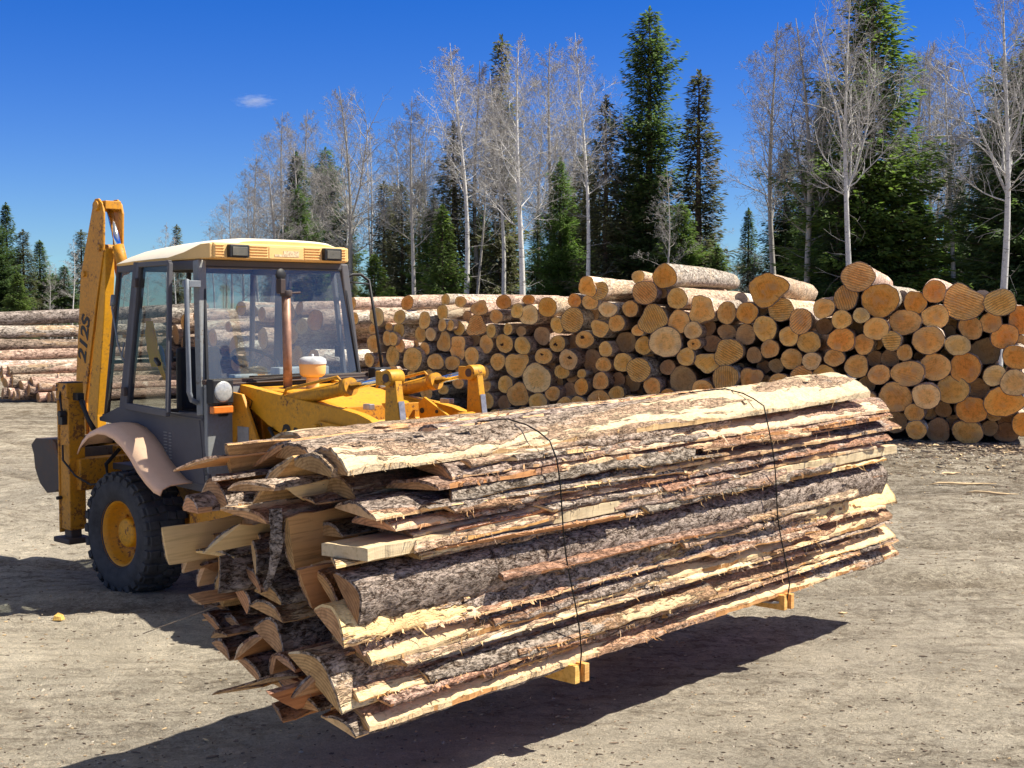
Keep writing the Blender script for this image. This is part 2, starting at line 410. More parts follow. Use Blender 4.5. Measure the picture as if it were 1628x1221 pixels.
MT['bark_half'] = m_bark('half_peeled_bark', (0.42, 0.34, 0.275), (0.15, 0.11, 0.08), (0.60, 0.32, 0.13), (0.88, 0.65, 0.31), 0.485, 0.50)
MT['wood'] = m_wood('sawn_sapwood', (0.72, 0.48, 0.24), (0.48, 0.28, 0.12), 0.5, saw=0.06)
MT['wood_pale'] = m_wood('pale_plank_wood', (0.72, 0.56, 0.36), (0.52, 0.38, 0.22), 0.3, saw=0.12)
MT['wood_brown'] = m_wood('brown_inner_wood', (0.60, 0.30, 0.12), (0.30, 0.12, 0.045), 0.6, saw=0.06)
MT['wood_end'] = m_wood('cut_wood_end', (0.60, 0.35, 0.16), (0.36, 0.18, 0.075), 0.65, (0.6, 1, 1), 0.3)
MT['bearer'] = m_wood('orange_lumber', (0.74, 0.42, 0.13), (0.52, 0.25, 0.06), 0.2)
MT['end_n'] = m_end('tan_log_end', (0.94, 0.52, 0.17), (0.92, 0.42, 0.10))
MT['end_o'] = m_end('orange_log_end', (0.95, 0.42, 0.10), (0.93, 0.34, 0.06))
MT['end_p'] = m_end('pale_log_end', (0.94, 0.61, 0.27), (0.92, 0.50, 0.16))
MT['end_d'] = m_end('weathered_log_end', (0.72, 0.43, 0.19), (0.66, 0.35, 0.13), 0.0, 0.15)
MT['end_r'] = m_end('ribbed_log_end', (0.94, 0.49, 0.16), (0.91, 0.40, 0.10), 0.48)
MT['end_b'] = m_end('grey_birch_end', (0.36, 0.32, 0.30), (0.28, 0.24, 0.22), 0.0, 0.3)
MT['rot'] = m_simple('dark_rotten_heart', (0.05, 0.022, 0.01), 0.9)
MT['yellow'] = m_paint('yellow_paint', (0.82, 0.38, 0.008), t=0.585, amount=0.9, var=0.25)
MT['yellow_dirty'] = m_paint('worn_yellow_paint', (0.74, 0.32, 0.010), t=0.55)
MT['grey'] = m_paint('blue_grey_paint', (0.088, 0.092, 0.108), (0.12, 0.11, 0.10), (0.10, 0.07, 0.05), 0.62, 0.5)
MT['grey_light'] = m_paint('light_grey_paint', (0.27, 0.30, 0.31), (0.2, 0.19, 0.16), (0.14, 0.09, 0.06), 0.6, 0.45)  # lighter, greener grey than the cab side panels
MT['roof'] = m_paint('bleached_roof_plastic', (0.82, 0.74, 0.60), (0.62, 0.52, 0.38), (0.62, 0.40, 0.18), 0.66, 0.5, 0.5, 0.06)
MT['visor'] = m_paint('faded_yellow_plastic', (0.86, 0.55, 0.20), (0.70, 0.48, 0.24), (0.62, 0.46, 0.3), 0.66, 0.5, 0.5, 0.08)
MT['fender'] = m_paint('faded_salmon_plastic', (0.92, 0.58, 0.38), (0.78, 0.50, 0.34), (0.70, 0.46, 0.32), 0.6, 0.4, 0.6, 0.1)
MT['rubber'] = m_simple('dusty_tyre_rubber', (0.050, 0.052, 0.058), 0.82, 0, 0.25, 0.4, 9, 0.3)
MT['black'] = m_simple('black_plastic', (0.018, 0.018, 0.02), 0.55, 0, 0.4, 0.3)
MT['steel_dark'] = m_paint('dark_worn_steel', (0.055, 0.05, 0.052), (0.12, 0.08, 0.05), (0.12, 0.05, 0.025), 0.58, 0.5)
MT['steel_worn'] = m_simple('worn_bare_steel', (0.40, 0.38, 0.37), 0.42, 0.7, 0.5, 0.3, 20)
MT['bucket'] = m_paint('scoured_bucket_steel', (0.17, 0.14, 0.115), (0.24, 0.18, 0.12), (0.12, 0.06, 0.035), 0.56, 0.5)
MT['chrome'] = m_simple('chrome_rod', (0.75, 0.76, 0.78), 0.12, 1.0, 0.5, 0.08)
MT['alu'] = m_simple('dull_silver_tube', (0.19, 0.21, 0.235), 0.5, 0.2, 0.5, 0.15)
MT['rust'] = m_simple('rusty_pipe', (0.33, 0.185, 0.125), 0.5, 0.3, 0.5, 0.4, 14)
MT['lamp'] = m_simple('headlamp_glass', (0.50, 0.50, 0.47), 0.22, 0.2, 0.6, 0.25, 45)
MT['lamp_dim'] = m_simple('dusty_lamp_glass', (0.13, 0.12, 0.095), 0.3, 0, 0.5, 0.2)
MT['amber'] = m_simple('amber_lens', (0.72, 0.20, 0.03), 0.3, 0, 0.5, 0.2)
def m_cloth(name, col):
    m, nt, b = new_mat(name)
    setc(nt, b, col, 0.85, 0.1)
    tl = nd(nt, 'ShaderNodeBsdfTranslucent', {'Color': c4(col)})
    mx = nd(nt, 'ShaderNodeMixShader', {0: 0.55, 1: b.outputs[0], 2: tl.outputs[0]})
    nt.links.new(mx.outputs[0], nt.nodes['Material Output'].inputs['Surface'])
    return m
MT['rag_y'] = m_cloth('yellow_cloth', (0.95, 0.60, 0.02))
MT['rag_b'] = m_cloth('blue_cloth', (0.08, 0.18, 0.60))
MT['decal'] = m_simple('black_lettering', (0.02, 0.017, 0.015), 0.6)
MT['paper'] = m_simple('grey_patch', (0.30, 0.29, 0.28), 0.6, 0.2)
MT['worn'] = m_simple('worn_print', (0.66, 0.50, 0.31), 0.6, var=0.5, sc=60)
MT['cream'] = m_simple('grey_cream_cap', (0.50, 0.52, 0.53), 0.45)
MT['glass'] = m_glass('dusty_windscreen', 0.16, (0.52, 0.55, 0.56), (0.76, 0.83, 0.84), 2.0, (0.95, 0.88, 0.70))
MT['glass_side'] = m_glass('side_glass', 0.02, (0.35, 0.36, 0.36), (0.62, 0.65, 0.65), 0.4)
MT['wire'] = m_simple('black_strap_wire', (0.02, 0.019, 0.018), 0.45, 0.5)
MT['birch'] = m_birch('white_birch_bark', (0.70, 0.68, 0.65), (0.07, 0.06, 0.055))
MT['aspen'] = m_birch('grey_aspen_bark', (0.46, 0.43, 0.395), (0.12, 0.11, 0.08), 0.62)
MT['twig'] = m_twig('bare_twigs', (0.25, 0.24, 0.235), (0.43, 0.415, 0.405))
MT['bud'] = m_twig('brown_buds', (0.20, 0.15, 0.135), (0.33, 0.26, 0.23))
MT['conifer_trunk'] = m_twig('conifer_bark', (0.09, 0.065, 0.05), (0.17, 0.13, 0.10))
MT['needle_dark'] = m_needles('dark_spruce_needles', (0.044, 0.078, 0.036), (0.125, 0.185, 0.075))
MT['needle_mid'] = m_needles('green_fir_needles', (0.066, 0.12, 0.036), (0.18, 0.26, 0.078))
MT['needle_grey'] = m_needles('dry_grey_green_needles', (0.065, 0.072, 0.045), (0.17, 0.17, 0.11))
MT['chip_pale'] = m_simple('pale_wood_chip', (0.66, 0.48, 0.27), 0.8)
MT['chip_dark'] = m_simple('dark_bark_chip', (0.17, 0.125, 0.09), 0.9)
MT['clod'] = m_simple('dry_dirt_clod', (0.42, 0.37, 0.30), 0.95)
MT['chip_mid'] = m_simple('brown_bark_chip', (0.34, 0.26, 0.18), 0.9)

# ---------------------------------------------------------------- object helpers
class MB:
    """collects faces for ONE mesh"""
    def __init__(s):
        s.v = []; s.f = []; s.m = []; s.sm = []
    def add(s, vs, fs, mi=0, smooth=False):
        o = len(s.v)
        s.v += [tuple(p) for p in vs]
        for f in fs:
            s.f.append(tuple(i + o for i in f)); s.m.append(mi); s.sm.append(smooth)
    def box(s, c, size, rot=None, mi=0):
        M = rot or Matrix.Identity(3)
        c = Vector(c); h = [x / 2 for x in size]
        vs = [c + M @ Vector((sx * h[0], sy * h[1], sz * h[2])) for sx in (-1, 1) for sy in (-1, 1) for sz in (-1, 1)]
        s.add(vs, [(0, 1, 3, 2), (4, 6, 7, 5), (0, 4, 5, 1), (2, 3, 7, 6), (0, 2, 6, 4), (1, 5, 7, 3)], mi)
    def beam(s, a, b, w, h, up=(0, 0, 1), mi=0):
        a = Vector(a); b = Vector(b); d = (b - a); L = d.length; d.normalize()
        u = Vector(up); y = u.cross(d).normalized(); z = d.cross(y)
        M = Matrix((d, y, z)).transposed()
        s.box((a + b) / 2, (L, w, h), M, mi)
    def prism(s, pts, axis, c0, c1, mi=0):
        """polygon extruded along an axis; pts are in the other two axes in order"""
        n = len(pts)
        def mk(p, c):
            if axis == 'y': return (p[0], c, p[1])
            if axis == 'x': return (c, p[0], p[1])
            return (p[0], p[1], c)
        vs = [mk(p, c0) for p in pts] + [mk(p, c1) for p in pts]
        fs = [tuple(range(n)), tuple(range(2 * n - 1, n - 1, -1))]
        fs += [(i, i + n, (i + 1) % n + n, (i + 1) % n) for i in range(n)]
        s.add(vs, fs, mi)
    def tube(s, pts, rad, n=10, mi=0, cap=True, smooth=True):
        pts = [Vector(p) for p in pts]
        if not isinstance(rad, (list, tuple)): rad = [rad] * len(pts)
        vs = []; ref = None
        for i, p in enumerate(pts):
            d = (pts[min(i + 1, len(pts) - 1)] - pts[max(i - 1, 0)]).normalized()
            if ref is None:
                ref = Vector((0, 0, 1)) if abs(d.z) < 0.9 else Vector((1, 0, 0))
            x = d.cross(ref)
            if x.length < 1e-4: x = d.cross(Vector((0.3, 1, 0.2)))
            x.normalize(); y = d.cross(x); ref = y.cross(d) * -1 if False else ref
            for k in range(n):
                a = 2 * math.pi * k / n
                vs.append(p + x * math.cos(a) * rad[i] + y * math.sin(a) * rad[i])
        fs = []
        for i in range(len(pts) - 1):
            for k in range(n):
                fs.append((i * n + k, i * n + (k + 1) % n, (i + 1) * n + (k + 1) % n, (i + 1) * n + k))
        s.add(vs, fs, mi, smooth)
        if cap:
            o = len(s.v) - len(vs)
            s.f.append(tuple(o + k for k in range(n - 1, -1, -1))); s.m.append(mi); s.sm.append(False)
            s.f.append(tuple(o + (len(pts) - 1) * n + k for k in range(n))); s.m.append(mi); s.sm.append(False)
    def lathe(s, prof, c, axis='y', n=40, mi=0, smooth=True, closed=False):
        """prof: list of (radius, offset along axis)"""
        c = Vector(c); vs = []
        for (r, o) in prof:
            for k in range(n):
                a = 2 * math.pi * k / n
                ca, sa = r * math.cos(a), r * math.sin(a)
                vs.append(c + (Vector((ca, o, sa)) if axis == 'y' else Vector((ca, sa, o)) if axis == 'z' else Vector((o, ca, sa))))
        fs = []; P = len(prof)
        for i in range(P if closed else P - 1):
            j = (i + 1) % P
            for k in range(n):
                fs.append((i * n + k, j * n + k, j * n + (k + 1) % n, i * n + (k + 1) % n))
        s.add(vs, fs, mi, smooth)
    def build(s, name, mats, parent=None, bev=0.0, loc=None, mat=None):
        me = bpy.data.meshes.new(name)
        me.from_pydata(s.v, [], s.f)
        if not isinstance(mats, (list, tuple)): mats = [mats]
        for q in mats: me.materials.append(MT[q])
        me.polygons.foreach_set('material_index', s.m)
        me.polygons.foreach_set('use_smooth', s.sm)
        me.update()
        o = bpy.data.objects.new(name, me)
        COL.objects.link(o)
        if parent: o.parent = parent
        if loc is not None: o.location = loc
        if mat is not None: o.matrix_world = mat
        if bev:
            bm = o.modifiers.new('bevel', 'BEVEL'); bm.width = bev; bm.segments = 2; bm.limit_method = 'ANGLE'
        return o

def fix_normals(o):
    import bmesh
    b = bmesh.new(); b.from_mesh(o.data); bmesh.ops.recalc_face_normals(b, faces=b.faces); b.to_mesh(o.data); b.free()

USED = {}
def tag(o, label, cat, group=None, kind=None):
    o['label'] = label; o['category'] = cat
    if group: o['group'] = group
    if kind: o['kind'] = kind
    USED.setdefault(label, []).append(o.name)
    return o

def empty(name, loc=(0, 0, 0), rz=0.0, parent=None):
    o = bpy.data.objects.new(name, None)
    o.empty_display_size = 0.3
    COL.objects.link(o); o.location = loc; o.rotation_euler = (0, 0, rz)
    if parent: o.parent = parent
    return o

rng = np.random.RandomState(11)
_lat = rng.rand(256, 256)
def vnoise(x, y):
    xi = np.floor(x).astype(int); yi = np.floor(y).astype(int)
    fx = x - xi; fy = y - yi
    fx = fx * fx * (3 - 2 * fx); fy = fy * fy * (3 - 2 * fy)
    g = lambda a, b: _lat[a % 256, b % 256]
    return (g(xi, yi) * (1 - fx) + g(xi + 1, yi) * fx) * (1 - fy) + (g(xi, yi + 1) * (1 - fx) + g(xi + 1, yi + 1) * fx) * fy
def fbm(x, y, o=4):
    t = 0; a = 0.5; f = 1.0
    for i in range(o):
        t = t + a * (vnoise(x * f + 17.3 * i, y * f + 5.1 * i) - 0.5); a *= 0.5; f *= 2.03
    return t

# ---------------------------------------------------------------- ground
def ground_height(x, y):
    h = fbm(x * 0.35, y * 0.35, 3) * 0.10 + fbm(x * 1.7 + 40, y * 1.7, 4) * 0.035 + fbm(x * 8 + 9, y * 8, 4) * 0.035
    # old tyre ruts that curve past the log pile on the right
    d = np.sin((y - 9 - 0.05 * (x - 4) ** 2) * 3.3) * np.exp(-((y - 14 - 0.1 * x) / 5.0) ** 2)
    h = h + 0.035 * d
    for (cx, cy, rr) in ((-3.0, 34.0, 22.6), (-3.0, 34.0, 24.3), (16.0, 40.0, 30.2), (16.0, 40.0, 31.9)):
        q = (np.hypot(x - cx, y - cy) - rr) / 0.20
        h = h - 0.026 * np.exp(-q ** 2) + 0.020 * np.exp(-((np.abs(q) - 1.7) / 0.6) ** 2) - 0.010 * np.exp(-q ** 4) * (np.sin((np.arctan2(y - cy, x - cx)) * rr * 28) > 0.2)
    near = np.clip(1.2 - np.hypot((x) / 60, (y - 15) / 60), 0, 1)
    return (h * near - 0.012)

def build_ground():
    xs = np.concatenate([-np.geomspace(3500, 16, 26), np.arange(-15.9, 13.0, 0.06), np.geomspace(13, 3500, 26)])
    ys = np.concatenate([-np.geomspace(400, 2, 10), np.arange(-1, 4.6, 0.5), np.arange(4.7, 15, 0.05), np.arange(15, 34, 0.13), np.geomspace(34.2, 4500, 34)])
    X, Y = np.meshgrid(xs, ys)
    Z = ground_height(X, Y)
    nx, ny = len(xs), len(ys)
    v = np.stack([X.ravel(), Y.ravel(), Z.ravel()], 1)
    i = np.arange(nx * ny).reshape(ny, nx)
    f = np.stack([i[:-1, :-1].ravel(), i[:-1, 1:].ravel(), i[1:, 1:].ravel(), i[1:, :-1].ravel()], 1)
    me = bpy.data.meshes.new('ground')
    me.vertices.add(len(v)); me.vertices.foreach_set('co', v.ravel())
    me.loops.add(f.size); me.loops.foreach_set('vertex_index', f.ravel().astype(np.int32))
    me.polygons.add(len(f)); me.polygons.foreach_set('loop_start', np.arange(0, f.size, 4, dtype=np.int32))
    me.polygons.foreach_set('loop_total', np.full(len(f), 4, dtype=np.int32))
    me.polygons.foreach_set('use_smooth', np.ones(len(f), dtype=bool))
    me.update(calc_edges=True)
    me.materials.append(MT['dirt'])
    o = bpy.data.objects.new('ground', me); COL.objects.link(o)
    o['kind'] = 'structure'
build_ground()
def gz(x, y):
    return float(ground_height(np.array([x]), np.array([y]))[0])

# ---------------------------------------------------------------- log piles
def log_mesh(name, r, q, L, kind, seed, bark, endm):
    """log along +Y, sawn end at y=0 facing -Y; irregular outline, taper, crook, bark rim"""
    g = random.Random(seed)
    n = 30 if kind != 's' else 18
    ph = [g.uniform(0, 6.28) for _ in range(6)]
    am = [0.0, 0.0, g.uniform(0.008, 0.065), g.uniform(0.0, 0.05), g.uniform(0, 0.026), g.uniform(0, 0.018)]
    if 'l' in kind:
        am = [0.0, 0.0, g.uniform(0.06, 0.12), g.uniform(0.07, 0.13), g.uniform(0.02, 0.06), g.uniform(0.01, 0.04)]
    def rad(a):
        return r * (1 + sum(am[k] * math.cos(k * a + ph[k]) for k in range(2, 6)))
    vs = []; fs = []; mi = []; sm = []; uv = {}
    segs = 16
    bx, bz = g.uniform(-0.12, 0.12), g.uniform(-0.06, 0.06)
    tp = g.uniform(0.72, 0.92)
    ring0 = []
    slant = g.uniform(-0.12, 0.12); slz = g.uniform(-0.12, 0.12)
    if 'r' in kind: slz += 0.2
    for s in range(segs + 1):
        t = (s / segs) ** 1.25
        y = t * L
        k = 1 - (1 - tp) * t
        lob = max(0.35, 1 - t * 2.0) if 'l' in kind else 1
        ox = bx * math.sin(t * math.pi); oz = bz * math.sin(t * math.pi)
        for i in range(n):
            a = 2 * math.pi * i / n
            rr = (r + (rad(a) - r) * lob) * k * (1 + g.uniform(-0.03, 0.03))
            x, z = rr * math.cos(a) * q + ox, rr * math.sin(a) + oz
            yy = y + (slant * x + slz * z if s == 0 else 0)
            vs.append((x, yy, z))
    for s in range(segs):
        for i in range(n):
            j = (i + 1) % n
            fs.append((s * n + i, (s + 1) * n + i, (s + 1) * n + j, s * n + j)); mi.append(0); sm.append(True)
    # sawn face: bark rim, then wood rings
    def ringat(f, dy):
        o = len(vs)
        for i in range(n):
            x, y, z = vs[i]
            vs.append((x * f, slant * x * f + slz * z * f + dy, z * f))
        return o
    rim = ringat(1.0, 0.0); b1 = ringat(0.955, -0.002); c1 = ringat(0.5, -0.004)
    co = len(vs); vs.append((0, -0.004, 0))
    def ruv(o, f):
        for i in range(n):
            a = 2 * math.pi * i / n
            uv[o + i] = (0.5 + 0.5 * f * math.cos(a), 0.5 + 0.5 * f * math.sin(a))
    ruv(rim, 1.04); ruv(b1, 1.0); ruv(c1, 0.52); uv[co] = (0.5, 0.5)
    for i in range(n):
        j = (i + 1) % n
        fs.append((rim + i, rim + j, b1 + j, b1 + i)); mi.append(2); sm.append(False)
        fs.append((b1 + i, b1 + j, c1 + j, c1 + i)); mi.append(1); sm.append(False)
        fs.append((c1 + i, c1 + j, co)); mi.append(1); sm.append(False)
    fs.append(tuple(segs * n + i for i in range(n - 1, -1, -1))); mi.append(1); sm.append(False)
    mats = [bark, endm, 'bark_rim']
    if 'h' in kind:   # rotten heart: a ragged dark hollow sunk in the face
        mats.append('rot')
        o = len(vs); m = 11
        cx, cz = g.uniform(-0.25, 0.2) * r, g.uniform(-0.2, 0.25) * r
        for i in range(m):
            a = 2 * math.pi * i / m; rr = r * g.uniform(0.12, 0.34)
            x, z = cx + rr * math.cos(a), cz + rr * math.sin(a) * 0.8
            vs.append((x, slant * x + slz * z - 0.008, z))
        fs.append(tuple(range(o, o + m))); mi.append(3); sm.append(False)
    if 'r' not in kind and g.random() < 0.14:   # stub of a limb
        o = len(vs); a = g.uniform(0, 3.14); y0 = g.uniform(0.5, L * 0.7); lr = r * 0.16; ll = r * 0.5
        for s in range(2):
            for i in range(6):
                b = 2 * math.pi * i / 6
                rr = r * 0.8 + s * (ll + r * 0.2)
                vs.append((rr * math.cos(a) - math.sin(b) * lr * math.sin(a), y0 + lr * math.cos(b), rr * math.sin(a) + math.sin(b) * lr * math.cos(a)))
        for i in range(6):
            fs.append((o + i, o + (i + 1) % 6, o + 6 + (i + 1) % 6, o + 6 + i)); mi.append(0); sm.append(True)
        fs.append(tuple(o + 6 + i for i in range(6))); mi.append(1); sm.append(False)
    me = bpy.data.meshes.new(name)
    me.from_pydata(vs, [], fs)
    for q_ in mats: me.materials.append(MT[q_])
    me.polygons.foreach_set('material_index', mi)
    me.polygons.foreach_set('use_smooth', sm)
    ul = me.uv_layers.new(name='UVMap')
    for p in me.polygons:
        for li in p.loop_indices:
            ul.data[li].uv = uv.get(me.loops[li].vertex_index, (0.5, 0.99))
    me.update()
    return me

